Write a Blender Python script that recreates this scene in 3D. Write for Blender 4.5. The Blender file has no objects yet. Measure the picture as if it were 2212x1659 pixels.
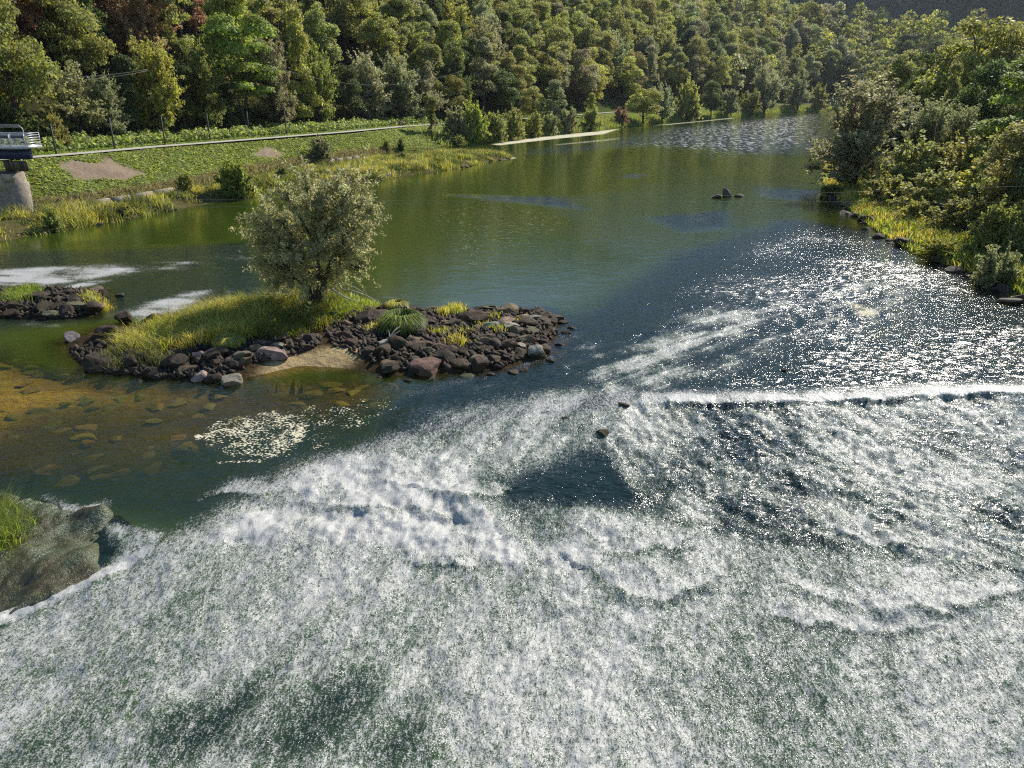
import bpy, bmesh, math, random
import numpy as np

# ------------------------------------------------------------------ camera, sky, sun, exposure
sc = bpy.context.scene
COL = sc.collection
CAM_H, PITCH, FOC = 11.0, math.radians(21.0), 1639.6      # photo measured at 2212 px width
cam_d = bpy.data.cameras.new('camera'); cam = bpy.data.objects.new('camera', cam_d); COL.objects.link(cam)
cam.location = (0, 0, CAM_H); cam.rotation_euler = (math.pi / 2 - PITCH, 0, 0)
cam_d.sensor_fit = 'HORIZONTAL'; cam_d.sensor_width = 36; cam_d.lens = 36 * FOC / 2212
cam_d.clip_start = 0.1; cam_d.clip_end = 6000
sc.camera = cam

SUN_AZ, SUN_EL = math.radians(33), math.radians(36)       # azimuth to the right of +Y
w = bpy.data.worlds.new('World'); sc.world = w; w.use_nodes = True
wn = w.node_tree; wn.nodes.clear()
sky = wn.nodes.new('ShaderNodeTexSky'); sky.sky_type = 'NISHITA'; sky.sun_disc = False
sky.sun_elevation = SUN_EL; sky.sun_rotation = SUN_AZ; sky.dust_density = 0.05; sky.ozone_density = 4.0; sky.air_density = 1.0
bg = wn.nodes.new('ShaderNodeBackground'); bg.inputs[1].default_value = 0.10
wo = wn.nodes.new('ShaderNodeOutputWorld')
wn.links.new(sky.outputs[0], bg.inputs[0]); wn.links.new(bg.outputs[0], wo.inputs[0])
sd_ = bpy.data.lights.new('sun', 'SUN'); sd_.energy = 4.6; sd_.angle = math.radians(0.55); sd_.color = (1, 0.93, 0.82)
sun = bpy.data.objects.new('sun', sd_); COL.objects.link(sun)
sun.rotation_euler = (math.pi / 2 - SUN_EL, 0, math.pi - SUN_AZ)
vs = sc.view_settings; vs.view_transform = 'Standard'; vs.look = 'None'; vs.exposure = 0.58; vs.gamma = 1
vs.use_curve_mapping = False
sc.cycles.max_bounces = 6; sc.cycles.diffuse_bounces = 2; sc.cycles.glossy_bounces = 2
sc.cycles.transmission_bounces = 3; sc.cycles.transparent_max_bounces = 8
sc.cycles.use_denoising = False; sc.cycles.filter_width = 1.2; sc.cycles.sample_clamp_indirect = 3.0; sc.cycles.sample_clamp_direct = 30.0
sc.cycles.caustics_reflective = False; sc.cycles.caustics_refractive = False

rng = np.random.default_rng(7)
R = random.Random(11)

# ------------------------------------------------------------------ helpers
def at(px, py, z=0.0):
    """a point of the photograph (2212 px wide) dropped onto the horizontal plane z"""
    a = (px - 1106) / FOC; b = (829.5 - py) / FOC
    dy = math.cos(PITCH) + b * math.sin(PITCH); dz = -math.sin(PITCH) + b * math.cos(PITCH)
    t = (z - CAM_H) / dz
    return (a * t, dy * t, z)
def atd(px, py, Y):
    """the point seen there at forward distance Y"""
    a = (px - 1106) / FOC; b = (829.5 - py) / FOC
    dy = math.cos(PITCH) + b * math.sin(PITCH); dz = -math.sin(PITCH) + b * math.cos(PITCH)
    t = Y / dy
    return (a * t, Y, CAM_H + dz * t)
def poly(pts, z=0.0): return np.array([at(x, y, z)[:2] for x, y in pts])

def sstep(a, b, x):
    t = np.clip((x - a) / (b - a), 0, 1); return t * t * (3 - 2 * t)
def hash2(i, j, s):
    h = (i.astype(np.int64) * 374761393 + j.astype(np.int64) * 668265263 + s * 982451653) & 0xFFFFFFFF
    h = ((h ^ (h >> 13)) * 1274126177) & 0xFFFFFFFF
    return ((h ^ (h >> 16)) & 0xFFFF) / 65535.0
def vnoise(x, y, s=0):
    i = np.floor(x); j = np.floor(y); u = x - i; v = y - j
    u = u * u * u * (u * (u * 6 - 15) + 10); v = v * v * v * (v * (v * 6 - 15) + 10)
    a = hash2(i, j, s); b = hash2(i + 1, j, s); c = hash2(i, j + 1, s); d = hash2(i + 1, j + 1, s)
    return (a * (1 - u) + b * u) * (1 - v) + (c * (1 - u) + d * u) * v
def fbm(x, y, o=4, s=0, g=0.5):
    t = 0; a = 1; n = 0
    for k in range(o):
        t = t + a * vnoise(x * 2 ** k + 17.3 * k, y * 2 ** k - 9.1 * k, s + k); n += a; a *= g
    return t / n
def seg_dist(X, Y, P, closed=False):
    """distance to polyline, and sign (+ left of travel) at the nearest segment"""
    best = np.full(X.shape, 1e18); sign = np.ones(X.shape)
    m = len(P)
    for k in range(m if closed else m - 1):
        a = P[k]; b = P[(k + 1) % m]; d = b - a; L = d @ d
        t = np.clip(((X - a[0]) * d[0] + (Y - a[1]) * d[1]) / L, 0, 1)
        ex = X - a[0] - t * d[0]; ey = Y - a[1] - t * d[1]
        q = ex * ex + ey * ey
        s = np.sign(d[0] * (Y - a[1]) - d[1] * (X - a[0]))
        # at a shared vertex keep the segment whose line is farther away
        perp = np.abs(d[0] * (Y - a[1]) - d[1] * (X - a[0])) / math.sqrt(L)
        if k == 0: bp = perp.copy()
        better = (q < best - 1e-9) | ((np.abs(q - best) <= 1e-9) & (perp > bp))
        best = np.where(better, q, best); sign = np.where(better, s, sign); bp = np.where(better, perp, bp)
    return np.sqrt(best), sign
def inside(X, Y, P):
    r = np.zeros(X.shape, bool); m = len(P)
    for k in range(m):
        x0, y0 = P[k]; x1, y1 = P[(k + 1) % m]
        if y0 == y1: continue
        c = ((y0 > Y) != (y1 > Y)) & (X < (x1 - x0) * (Y - y0) / (y1 - y0) + x0)
        r ^= c
    return r
def psd(X, Y, P):
    d, _ = seg_dist(X, Y, P, True)
    return np.where(inside(X, Y, P), d, -d)

def mesh_np(name, V, F, mat=None, smooth=False, attrs=None, tris=None):
    me = bpy.data.meshes.new(name)
    V = np.asarray(V, np.float32); F = np.asarray(F, np.int32)
    k = F.shape[1]
    loops = F.ravel(); starts = np.arange(len(F)) * k
    if tris is not None and len(tris):
        T = np.asarray(tris, np.int32)
        starts = np.concatenate([starts, len(loops) + np.arange(len(T)) * 3]); loops = np.concatenate([loops, T.ravel()])
    me.vertices.add(len(V)); me.vertices.foreach_set('co', V.ravel())
    me.loops.add(len(loops)); me.loops.foreach_set('vertex_index', loops.astype(np.int32))
    me.polygons.add(len(starts)); me.polygons.foreach_set('loop_start', starts.astype(np.int32))
    me.update(calc_edges=True)
    if smooth: me.polygons.foreach_set('use_smooth', np.ones(len(starts), bool))
    for n, a in (attrs or {}).items():
        a = np.asarray(a, np.float32)
        if a.ndim == 1:
            at_ = me.attributes.new(n, 'FLOAT', 'POINT'); at_.data.foreach_set('value', a)
        else:
            at_ = me.attributes.new(n, 'FLOAT_COLOR', 'POINT')
            c = np.ones((len(a), 4), np.float32); c[:, :3] = a[:, :3]; at_.data.foreach_set('color', c.ravel())
    if mat: me.materials.append(mat)
    return me
def obj(name, me, parent=None, loc=None):
    o = bpy.data.objects.new(name, me); COL.objects.link(o)
    if parent: o.parent = parent
    if loc is not None: o.location = loc
    return o
def tag(o, label=None, cat=None, group=None, kind=None):
    if label: o['label'] = label
    if cat: o['category'] = cat
    if group: o['group'] = group
    if kind: o['kind'] = kind
    return o
class MB:
    """collects verts / quads"""
    def __init__(s): s.v = []; s.f = []; s.t = []
    def box(s, c, size, rz=0, rx=0, ry=0):
        from mathutils import Matrix, Vector
        M = Matrix.Rotation(rz, 3, 'Z') @ Matrix.Rotation(ry, 3, 'Y') @ Matrix.Rotation(rx, 3, 'X')
        n = len(s.v)
        for z in (-.5, .5):
            for x, y in ((-.5, -.5), (.5, -.5), (.5, .5), (-.5, .5)):
                p = M @ Vector((x * size[0], y * size[1], z * size[2]))
                s.v.append((p.x + c[0], p.y + c[1], p.z + c[2]))
        for f in ((3, 2, 1, 0), (4, 5, 6, 7), (0, 1, 5, 4), (1, 2, 6, 5), (2, 3, 7, 6), (3, 0, 4, 7)): s.f.append([n + i for i in f])
        return s
    def tube(s, pts, rad, k=6):
        pts = [np.array(p, float) for p in pts]; n0 = len(s.v); m = len(pts)
        if not hasattr(rad, '__len__'): rad = [rad] * m
        for i, p in enumerate(pts):
            d = pts[min(i + 1, m - 1)] - pts[max(i - 1, 0)]; d = d / (np.linalg.norm(d) + 1e-9)
            u = np.cross(d, (0.13, 0.31, 0.94) if abs(d[2]) < 0.9 else (1, 0.2, 0)); u /= np.linalg.norm(u); v = np.cross(d, u)
            for j in range(k):
                a = 2 * math.pi * j / k
                s.v.append(tuple(p + rad[i] * (math.cos(a) * u + math.sin(a) * v)))
        for i in range(m - 1):
            for j in range(k):
                a = n0 + i * k + j; b = n0 + i * k + (j + 1) % k
                s.f.append([a, b, b + k, a + k])
        if k == 4: s.f.append([n0 + 3, n0 + 2, n0 + 1, n0]); s.f.append([n0 + (m - 1) * k + j for j in range(4)])
        elif k == 6:
            for b0, rev in ((n0, True), (n0 + (m - 1) * k, False)):
                for q in ([0, 1, 2, 3], [0, 3, 4, 5]):
                    q = q[::-1] if rev else q
                    s.f.append([b0 + i for i in q])
        return s
    def mesh(s, name, mat, smooth=False): return mesh_np(name, s.v, s.f, mat, smooth)
    def build(s, name, mat, parent=None, smooth=False): return obj(name, s.mesh(name, mat, smooth), parent)

# ------------------------------------------------------------------ materials
class NT:
    def __init__(s, name):
        s.m = bpy.data.materials.new(name); s.m.use_nodes = True; s.t = s.m.node_tree; s.t.nodes.clear()
        s.out = s.t.nodes.new('ShaderNodeOutputMaterial')
    def n(s, typ, ins=None, **props):
        x = s.t.nodes.new('ShaderNode' + typ)
        for k, v in props.items(): setattr(x, k, v)
        for k, v in (ins or {}).items():
            if isinstance(v, bpy.types.NodeSocket): s.t.links.new(v, x.inputs[k])
            else: x.inputs[k].default_value = v
        return x
    def math(s, op, a, b=0.0, c=None, clamp=False):
        ins = {0: a, 1: b}
        if c is not None: ins[2] = c
        return s.n('Math', ins, operation=op, use_clamp=clamp).outputs[0]
    def mixc(s, f, a, b, mode='MIX'):
        return s.n('Mix', {0: f, 6: a, 7: b}, data_type='RGBA', blend_type=mode).outputs[2]
    def rng(s, v, a, b, c=0.0, d=1.0):
        return s.n('MapRange', {0: v, 1: a, 2: b, 3: c, 4: d}).outputs[0]
    def noise(s, vec, scale, detail=3.0, rough=0.55, dist=0.0):
        return s.n('TexNoise', {'Vector': vec, 'Scale': scale, 'Detail': detail, 'Roughness': rough, 'Distortion': dist}).outputs[0]
    def attr(s, name, col=False): return s.n('Attribute', attribute_name=name).outputs[0 if col else 2]
    def done(s, shader):
        s.t.links.new(shader, s.out.inputs[0]); return s.m

def mat_basic(name, col, rough=0.8, var=0.25, scale=6.0, bump=0.0, metal=0.0, col2=None):
    t = NT(name); co = t.n('TexCoord').outputs['Object']
    nz = t.noise(co, scale, 5, 0.6)
    f = t.rng(nz, 0.3, 0.7)
    c2 = col2 or tuple(c * (1 - var) for c in col)
    base = t.mixc(f, (*col, 1), (*c2, 1))
    ins = {'Base Color': base, 'Roughness': rough, 'Metallic': metal}
    if bump:
        ins['Normal'] = t.n('Bump', {'Height': nz, 'Distance': bump, 'Strength': 1.0}).outputs[0]
    return t.done(t.n('BsdfPrincipled', ins).outputs[0])

def mat_leaf(name, use_obj=True, trans=0.52, gloss=0.22, rough=0.55):
    """leaf colour = object colour varied leaf by leaf (attribute var: brightness, hue)"""
    t = NT(name)
    va = t.n('Attribute', attribute_name='var')
    sep = t.n('SeparateColor', {0: va.outputs[0]}).outputs
    if use_obj:
        base = t.n('ObjectInfo').outputs['Color']
    else:
        base = t.attr('Col', True)
    hs = t.n('HueSaturation', {'Hue': t.rng(sep[1], 0, 1, 0.482, 0.518), 'Saturation': t.rng(sep[2], 0, 1, 0.8, 1.15), 'Value': t.rng(sep[0], 0, 1, 0.55, 1.45), 'Color': base}).outputs[0]
    p = t.n('BsdfPrincipled', {'Base Color': hs, 'Roughness': rough, 'Specular IOR Level': gloss}).outputs[0]
    hs2 = t.n('HueSaturation', {'Hue': 0.49, 'Saturation': 1.15, 'Value': 1.35, 'Color': hs}).outputs[0]
    tr = t.n('BsdfTranslucent', {'Color': hs2}).outputs[0]
    return t.done(t.n('MixShader', {0: trans, 1: p, 2: tr}).outputs[0])

M_LEAF = mat_leaf('leaf')
M_GRASS = mat_leaf('grass_blade', use_obj=False, trans=0.5, gloss=0.3)
M_BARK = mat_basic('bark', (0.085, 0.065, 0.045), 0.9, 0.5, 9, 0.02)
M_DEAD = mat_basic('dead_wood', (0.62, 0.58, 0.50), 0.7, 0.35, 14, 0.005)
M_CONC = mat_basic('concrete', (0.40, 0.35, 0.27), 0.9, 0.35, 2.2, 0.02)
M_CONC2 = mat_basic('weathered_concrete', (0.34, 0.29, 0.22), 0.95, 0.55, 3.0, 0.05)
M_GALV = mat_basic('galvanised_steel', (0.55, 0.57, 0.58), 0.45, 0.2, 8, 0, 0.6)
M_BLUE = mat_basic('blue_painted_steel', (0.012, 0.022, 0.075), 0.45, 0.3, 3)
M_DARKM = mat_basic('dark_steel', (0.035, 0.036, 0.032), 0.6, 0.4, 5)
M_PANEL = mat_basic('drab_panel', (0.10, 0.085, 0.045), 0.7, 0.4, 4)
M_RUST = mat_basic('rusty_steel', (0.13, 0.045, 0.025), 0.85, 0.5, 9, 0.01)
M_POLE = mat_basic('weathered_pole', (0.055, 0.062, 0.055), 0.7, 0.4, 6)
M_PATH = mat_basic('path_gravel', (0.46, 0.43, 0.35), 0.95, 0.25, 1.5, 0.01)
M_DOCK = mat_basic('pale_deck', (0.62, 0.55, 0.50), 0.8, 0.2, 3)
M_WOOD = mat_basic('brown_wood', (0.20, 0.10, 0.06), 0.8, 0.4, 8)
M_WIRE = mat_basic('steel_wire', (0.22, 0.21, 0.18), 0.8, 0.2, 4)

def mat_rock():
    t = NT('river_rock'); co = t.n('TexCoord').outputs['Object']
    oi = t.n('ObjectInfo').outputs
    vec = t.n('VectorMath', {0: co, 1: t.n('CombineXYZ', {0: t.math('MULTIPLY', oi['Random'], 37.0)}).outputs[0]}, operation='ADD').outputs[0]
    n1 = t.noise(vec, 2.2, 6, 0.65); n2 = t.noise(vec, 11, 5, 0.7)
    geo = t.n('NewGeometry').outputs
    up = t.n('SeparateXYZ', {0: geo['Normal']}).outputs[2]
    base = oi['Color']
    moss = t.mixc(t.rng(n2, 0.3, 0.75), (0.014, 0.009, 0.004, 1), (0.070, 0.043, 0.017, 1))
    mfac = t.math('MULTIPLY', t.rng(n1, 0.40, 0.56), oi['Alpha'], clamp=True)
    stone = t.mixc(t.rng(n2, 0.35, 0.7), base, t.mixc(0.6, base, (0.05, 0.04, 0.03, 1)))
    c = t.mixc(mfac, stone, moss)
    h = t.math('ADD', t.math('MULTIPLY', n1, 0.6), t.math('MULTIPLY', n2, 0.4))
    bp = t.n('Bump', {'Height': h, 'Distance': 0.12, 'Strength': 1.0}).outputs[0]
    return t.done(t.n('BsdfPrincipled', {'Base Color': c, 'Roughness': 0.8, 'Specular IOR Level': 0.3, 'Normal': bp}).outputs[0])
M_ROCK = mat_rock()

def mat_ground():
    t = NT('ground'); co = t.n('TexCoord').outputs['Object']
    n1 = t.noise(co, 0.35, 6, 0.65); n2 = t.noise(co, 2.6, 5, 0.7)
    col = t.attr('Col', True)
    v = t.math('ADD', t.math('MULTIPLY', t.rng(n1, 0.3, 0.7), 0.5), t.math('MULTIPLY', t.rng(n2, 0.3, 0.7), 0.5))
    hs = t.n('HueSaturation', {'Hue': t.rng(n1, 0.3, 0.7, 0.485, 0.51), 'Saturation': 1.0, 'Value': t.rng(v, 0, 1, 0.55, 1.45), 'Color': col}).outputs[0]
    bp = t.n('Bump', {'Height': n2, 'Distance': 0.25, 'Strength': 0.8}).outputs[0]
    return t.done(t.n('BsdfPrincipled', {'Base Color': hs, 'Roughness': 1.0, 'Specular IOR Level': 0.0, 'Normal': bp}).outputs[0])
M_GROUND = mat_ground()

def mat_water():
    t = NT('river_water'); co = t.n('TexCoord').outputs['Object']
    foam = t.attr('foam'); rip = t.attr('rip'); shal = t.attr('shal'); scum = t.attr('scum')
    # flow runs towards the viewer and a little to the left: stretch the pattern along it
    fl = t.n('Mapping', {'Vector': co, 'Rotation': (0, 0, math.radians(-24)), 'Scale': (1.0, 0.45, 1.0)}).outputs[0]
    wv = t.n('Mapping', {'Vector': co, 'Rotation': (0, 0, math.radians(10)), 'Scale': (0.55, 1.0, 1.0)}).outputs[0]
    w1 = t.noise(wv, 1.5, 2, 0.5); w2 = t.noise(wv, 4.6, 2, 0.5, 0.6); w3 = t.noise(wv, 9.5, 2, 0.6, 0.4)
    h = t.math('ADD', t.math('MULTIPLY', w1, 0.020), t.math('ADD', t.math('MULTIPLY', w2, 0.014), t.math('MULTIPLY', w3, 0.012)))
    h = t.math('MULTIPLY', h, rip)
    bp = t.n('Bump', {'Height': h, 'Distance': 1.0, 'Strength': 1.0}).outputs[0]
    # body
    deep = t.n('BsdfDiffuse', {'Color': t.mixc(t.rng(t.noise(co, 0.09, 3), 0.35, 0.65), (0.027, 0.052, 0.006, 1), (0.037, 0.052, 0.007, 1))}).outputs[0]
    cool = t.n('BsdfDiffuse', {'Color': (0.007, 0.018, 0.013, 1)}).outputs[0]
    deep = t.n('MixShader', {0: t.rng(rip, 0.8, 2.0), 1: deep, 2: cool}).outputs[0]
    aer = t.n('BsdfDiffuse', {'Color': (0.045, 0.080, 0.032, 1)}).outputs[0]
    deep = t.n('MixShader', {0: t.math('MULTIPLY', t.rng(rip, 2.7, 3.3), t.rng(foam, .2, .5)), 1: deep, 2: aer}).outputs[0]
    clear = t.n('BsdfTransparent', {'Color': (0.88, 0.82, 0.55, 1)}).outputs[0]
    body = t.n('MixShader', {0: shal, 1: deep, 2: clear}).outputs[0]
    gn = t.noise(t.n('Mapping', {'Vector': co, 'Rotation': (0, 0, -.25), 'Scale': (1.3, .24, 1)}).outputs[0], 1.0, 3, .7, .5)
    ro = t.math('ADD', 0.035, t.math('MULTIPLY', t.attr('glit'), t.rng(gn, .48, .62)))
    gn2 = t.noise(t.n('Mapping', {'Vector': co, 'Rotation': (0, 0, -.35), 'Scale': (1.0, 2.0, 1)}).outputs[0], 1.7, 4, .65, 1.4)
    ro = t.math('ADD', ro, t.math('MULTIPLY', t.attr('glitb'), t.rng(gn2, .50, .64)))
    gl = t.n('BsdfGlossy', {'Color': (1, 1, 1, 1), 'Roughness': ro, 'Normal': bp}).outputs[0]
    fr = t.n('Fresnel', {'IOR': 1.333, 'Normal': bp}).outputs[0]
    fr = t.math('MULTIPLY', fr, t.math('SUBTRACT', 1.0, t.n('NewGeometry').outputs['Backfacing']))   # no false total reflection for light coming back up through the thin sheet
    water = t.n('MixShader', {0: fr, 1: body, 2: gl}).outputs[0]
    # froth
    f1 = t.noise(fl, 3.2, 4, 0.65, 0.9); f2 = t.noise(fl, 15, 3, 0.7, 0.8); f3 = t.noise(co, 34, 2, 0.6, 0.3)
    fn = t.math('ADD', t.math('MULTIPLY', f1, 0.14), t.math('ADD', t.math('MULTIPLY', f2, 0.42), t.math('MULTIPLY', f3, 0.44)))
    fn = t.rng(fn, 0.37, 0.63)
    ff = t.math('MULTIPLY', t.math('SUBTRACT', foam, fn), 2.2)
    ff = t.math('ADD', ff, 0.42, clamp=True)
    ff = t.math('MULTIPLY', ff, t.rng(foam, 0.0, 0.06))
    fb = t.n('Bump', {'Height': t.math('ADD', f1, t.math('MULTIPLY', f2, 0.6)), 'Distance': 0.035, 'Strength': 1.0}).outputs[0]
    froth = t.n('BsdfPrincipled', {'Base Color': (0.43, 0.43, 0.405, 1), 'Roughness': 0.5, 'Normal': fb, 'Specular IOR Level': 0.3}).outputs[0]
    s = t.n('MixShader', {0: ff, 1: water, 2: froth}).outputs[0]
    # cream scum flecks
    c1 = t.noise(co, 1.6, 3, 0.6, 0.4); c2 = t.noise(co, 10.5, 2, 0.6, 0.3)
    cn = t.rng(t.math('ADD', t.math('MULTIPLY', c1, 0.4), t.math('MULTIPLY', c2, 0.6)), 0.36, 0.64)
    cf = t.math('MULTIPLY', t.math('SUBTRACT', scum, cn), 9.0, clamp=True)
    cream = t.n('BsdfDiffuse', {'Color': (0.60, 0.56, 0.40, 1)}).outputs[0]
    s = t.n('MixShader', {0: cf, 1: s, 2: cream}).outputs[0]
    return t.done(s)
M_WATER = mat_water()

# ------------------------------------------------------------------ the lie of the land
LW = np.vstack([np.array([(-120, 30.0), (-70, 62)]), poly([(62, 455), (190, 445), (370, 415), (500, 388), (620, 365), (740, 347), (860, 331), (960, 320), (1050, 311), (1150, 298), (1250, 287), (1330, 277), (1450, 263), (1600, 252), (1700, 243)]), np.array([(215, 530.), (300, 585), (420, 600), (900, 560)])])
PATH_P = [(-140, 356), (67, 341), (168, 333), (336, 318), (504, 305), (605, 297), (743, 286), (868, 274), (979, 267), (1110, 258), (1258, 248), (1332, 242), (1440, 235)]
PTH = np.vstack([poly(PATH_P, 4.0), np.array([(150, 470.), (210, 555), (300, 610), (420, 625), (900, 585)])])
RW = np.vstack([np.array([(33, -20.), (33, 20), (31.5, 34)]), poly([(2212, 645), (2120, 605), (2040, 575), (1960, 545), (1890, 503), (1840, 465), (1790, 420)]), np.array([(41, 104.), (60, 150), (100, 240), (185, 430), (260, 500), (420, 520), (900, 490)])])
SPIT = poly([(-200, 552), (0, 522), (90, 505), (180, 490), (260, 478), (330, 462), (400, 448), (470, 437), (560, 424), (700, 405), (850, 385), (1000, 362), (1105, 341), (1075, 334), (960, 338), (860, 346), (740, 361), (620, 382), (520, 400), (420, 421), (300, 446), (190, 460), (90, 467), (-200, 490)])
ISL = poly([(140, 738), (240, 708), (330, 700), (410, 688), (490, 664), (640, 640), (740, 642), (850, 668), (1000, 674), (1170, 670), (1205, 690), (1200, 730), (1175, 770), (1100, 795), (960, 808), (850, 812), (740, 795), (650, 790), (560, 810), (480, 828), (330, 815), (200, 800), (150, 765)])
ISL2 = poly([(-60, 640), (60, 624), (150, 628), (225, 632), (235, 655), (200, 685), (120, 690), (0, 686), (-80, 690)])
CREST = poly([(-400, 1060), (0, 1072), (90, 1078), (170, 1103), (260, 1112), (310, 1150), (380, 1178), (450, 1140), (600, 1050), (720, 1000), (850, 950), (960, 925), (1100, 900), (1250, 890), (1370, 868), (1500, 864), (1640, 866), (1800, 862), (1900, 856), (2000, 850), (2212, 845), (2700, 830)])

def crest_s(X, Y):
    d, s = seg_dist(X, Y, CREST)
    return -d * s                                     # positive downstream (towards the viewer)
def water_level(X, Y):
    s = crest_s(X, Y)
    xr = sstep(3.0, 6.0, X)                           # the intact crest on the right is a clean step
    step = 0.10 + 0.06 * xr
    return -(step * sstep(0.0, 0.35 + 0.9 * (1 - xr), s) + 0.075 * np.clip(s, 0, 30))
def hill_cap(X, Y):
    return 58 + 110 * (1 - sstep(280, 520, Y))
def path_z(X, Y): return 4.0
def ground_z(X, Y, fine=True):
    dl, sl = seg_dist(X, Y, LW); dl = dl * sl         # + on the left bank
    dp, sp = seg_dist(X, Y, PTH); dp = dp * sp
    dr, sr = seg_dist(X, Y, RW); dr = -dr * sr        # + on the right bank
    lvl = water_level(X, Y)
    n = fbm(X * 0.25, Y * 0.25, 4, 3) - 0.5
    # river bed
    edge = np.minimum(np.maximum(-dl, 0), np.maximum(-dr, 0))
    z = lvl - 0.25 - 1.3 * sstep(0.5, 9, edge) + 0.25 * n
    # shallow shelf downstream of the island
    sh = shelf(X, Y)
    z = z * (1 - sh) + (lvl - 0.20 - 0.30 * (fbm(X * .5, Y * .5, 3, 21) - 0.3)) * sh
    # left bank
    a = np.maximum(dl, 0); b = np.maximum(-dp, 0)
    tt = a / (a + b + 1e-6)
    bank = 0.35 * sstep(0, 0.8, a) + 3.65 * sstep(-0.15, 1.0, tt) * sstep(0, 2, a)
    up = np.maximum(dp, 0)
    cap = hill_cap(X, Y)
    rise = 0.70 * np.maximum(up - 9, 0)
    rise = rise / (1 + (rise / cap) ** 3) ** (1 / 3)
    land = np.where(dp > 0, 4.0 + 0.25 * sstep(1.2, 5, up) + rise * (1 + 0.35 * (fbm(X * .02, Y * .02, 3, 5) - .5)), bank)
    land = land + n * 0.35 * sstep(1.0, 4, np.abs(dp)) * (dl > 0)
    z = np.where(dl > 0, land, z)
    # spit and islands
    for P, top, sl_ in ((SPIT, 0.75, 0.35), (ISL, 0.38, 0.24), (ISL2, 0.35, 0.35)):
        q = psd(X, Y, P)
        hh = np.minimum(0.02 + sl_ * q, top) + 0.30 * n * sstep(0.3, 1.5, q)
        z = np.where(q > -0.8, np.maximum(z, np.where(q > 0, hh, -0.25 + 0.3 * (q + .8))), z)
    # right bank
    rr = np.maximum(dr, 0)
    rb = 0.7 * sstep(0, 1.6, rr) + 1.7 * sstep(2, 16, rr) + 1.5 * sstep(18, 50, rr) + 0.06 * np.maximum(rr - 40, 0) + n * 0.7 * sstep(1, 5, rr)
    z = np.where(dr > 0, np.maximum(rb + np.minimum(lvl, 0) * sstep(3, 0, rr), z), z)
    return z
SHELF = poly([(-300, 780), (0, 752), (110, 790), (200, 805), (330, 818), (480, 832), (600, 822), (740, 810), (860, 818), (900, 835), (780, 880), (600, 905), (420, 960), (300, 1010), (120, 1030), (-300, 1040)])
AMBER = poly([(-300, 770), (0, 755), (110, 792), (200, 808), (330, 822), (480, 835), (470, 850), (300, 872), (150, 880), (0, 925), (-300, 960)])
def shelf(X, Y):
    q = psd(X, Y, SHELF); return sstep(-1.6, 1.2, q)

def gpoly(pts):
    out = []
    for px, py in pts:
        a = (px - 1106) / FOC; b = (829.5 - py) / FOC
        d = (a, math.cos(PITCH) + b * math.sin(PITCH), -math.sin(PITCH) + b * math.cos(PITCH))
        t = np.linspace(60, 220, 900); k = np.argmax(CAM_H + d[2] * t <= ground_z(d[0] * t, d[1] * t)); out.append((d[0] * t[k], d[1] * t[k]))
    return np.array(out)
BARE1 = gpoly([(118, 352), (160, 345), (205, 353), (235, 343), (262, 357), (300, 372), (318, 378), (285, 384), (270, 388), (160, 390), (145, 372)])
BARE2 = gpoly([(530, 336), (570, 320), (590, 318), (620, 334), (560, 340)])

def fan_grid(ys, tn, wide, margin):
    t = np.linspace(-1, 1, tn)
    X = t[None, :] * (ys[:, None] * wide + margin); Y = np.repeat(ys[:, None], tn, 1)
    return X, Y
def grid_faces(r, c):
    i = (np.arange(r - 1)[:, None] * c + np.arange(c - 1)[None, :]).ravel()
    return np.stack([i, i + 1, i + c + 1, i + c], 1)

ys = np.geomspace(6, 1150, 330)
X, Y = fan_grid(ys, 330, 1.0, 25)
Z = ground_z(X, Y)
dl, sl = seg_dist(X, Y, LW); dl *= sl
dp, sp = seg_dist(X, Y, PTH); dp *= sp
dr, sr = seg_dist(X, Y, RW); dr *= -sr
col = np.zeros(X.shape + (3,))
col[:] = (0.085, 0.070, 0.022)                                   # river bed: brown-yellow algae
def put(mask, c):
    m = np.clip(mask, 0, 1)[..., None]; col[:] = col * (1 - m) + np.array(c) * m
put(shelf(X, Y), (0.11, 0.085, 0.028)); put(sstep(-1.5, 2.5, psd(X, Y, AMBER)), (0.42, 0.30, 0.07))
put((dl > 0.2) * (dp < 0), (0.15, 0.19, 0.045))
nn = fbm(X * .3, Y * .3, 3, 40)
put(sstep(0.6, 0.75, nn) * (dl > 0.2) * (dp < 0), (0.15, 0.12, 0.06))
for B in (BARE1, BARE2):
    put(sstep(-0.8, 0.5, psd(X, Y, B) + 1.6 * (nn - .5)), (0.27, 0.205, 0.145))
put((dp > 0) * 1.0, (0.07, 0.10, 0.025))
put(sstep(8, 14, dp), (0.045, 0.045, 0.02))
put((psd(X, Y, SPIT) > -0.3) * 1.0, (0.11, 0.10, 0.04))
put((psd(X, Y, ISL) > -0.5) * 1.0, (0.055, 0.040, 0.022))
put((psd(X, Y, ISL2) > -0.5) * 1.0, (0.045, 0.035, 0.02))
SAND = poly([(560, 808), (610, 778), (700, 770), (760, 760), (790, 770), (760, 792), (700, 800), (640, 812), (590, 822)])
put(sstep(-0.4, 0.3, psd(X, Y, SAND)), (0.38, 0.29, 0.15))
put((dr > 0) * 1.0, (0.06, 0.07, 0.025))
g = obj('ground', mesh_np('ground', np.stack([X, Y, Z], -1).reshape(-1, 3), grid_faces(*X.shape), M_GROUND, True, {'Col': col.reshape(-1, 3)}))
tag(g, 'river valley ground with grassy banks, gravel patches and stony river bed', 'ground', kind='structure')

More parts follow.
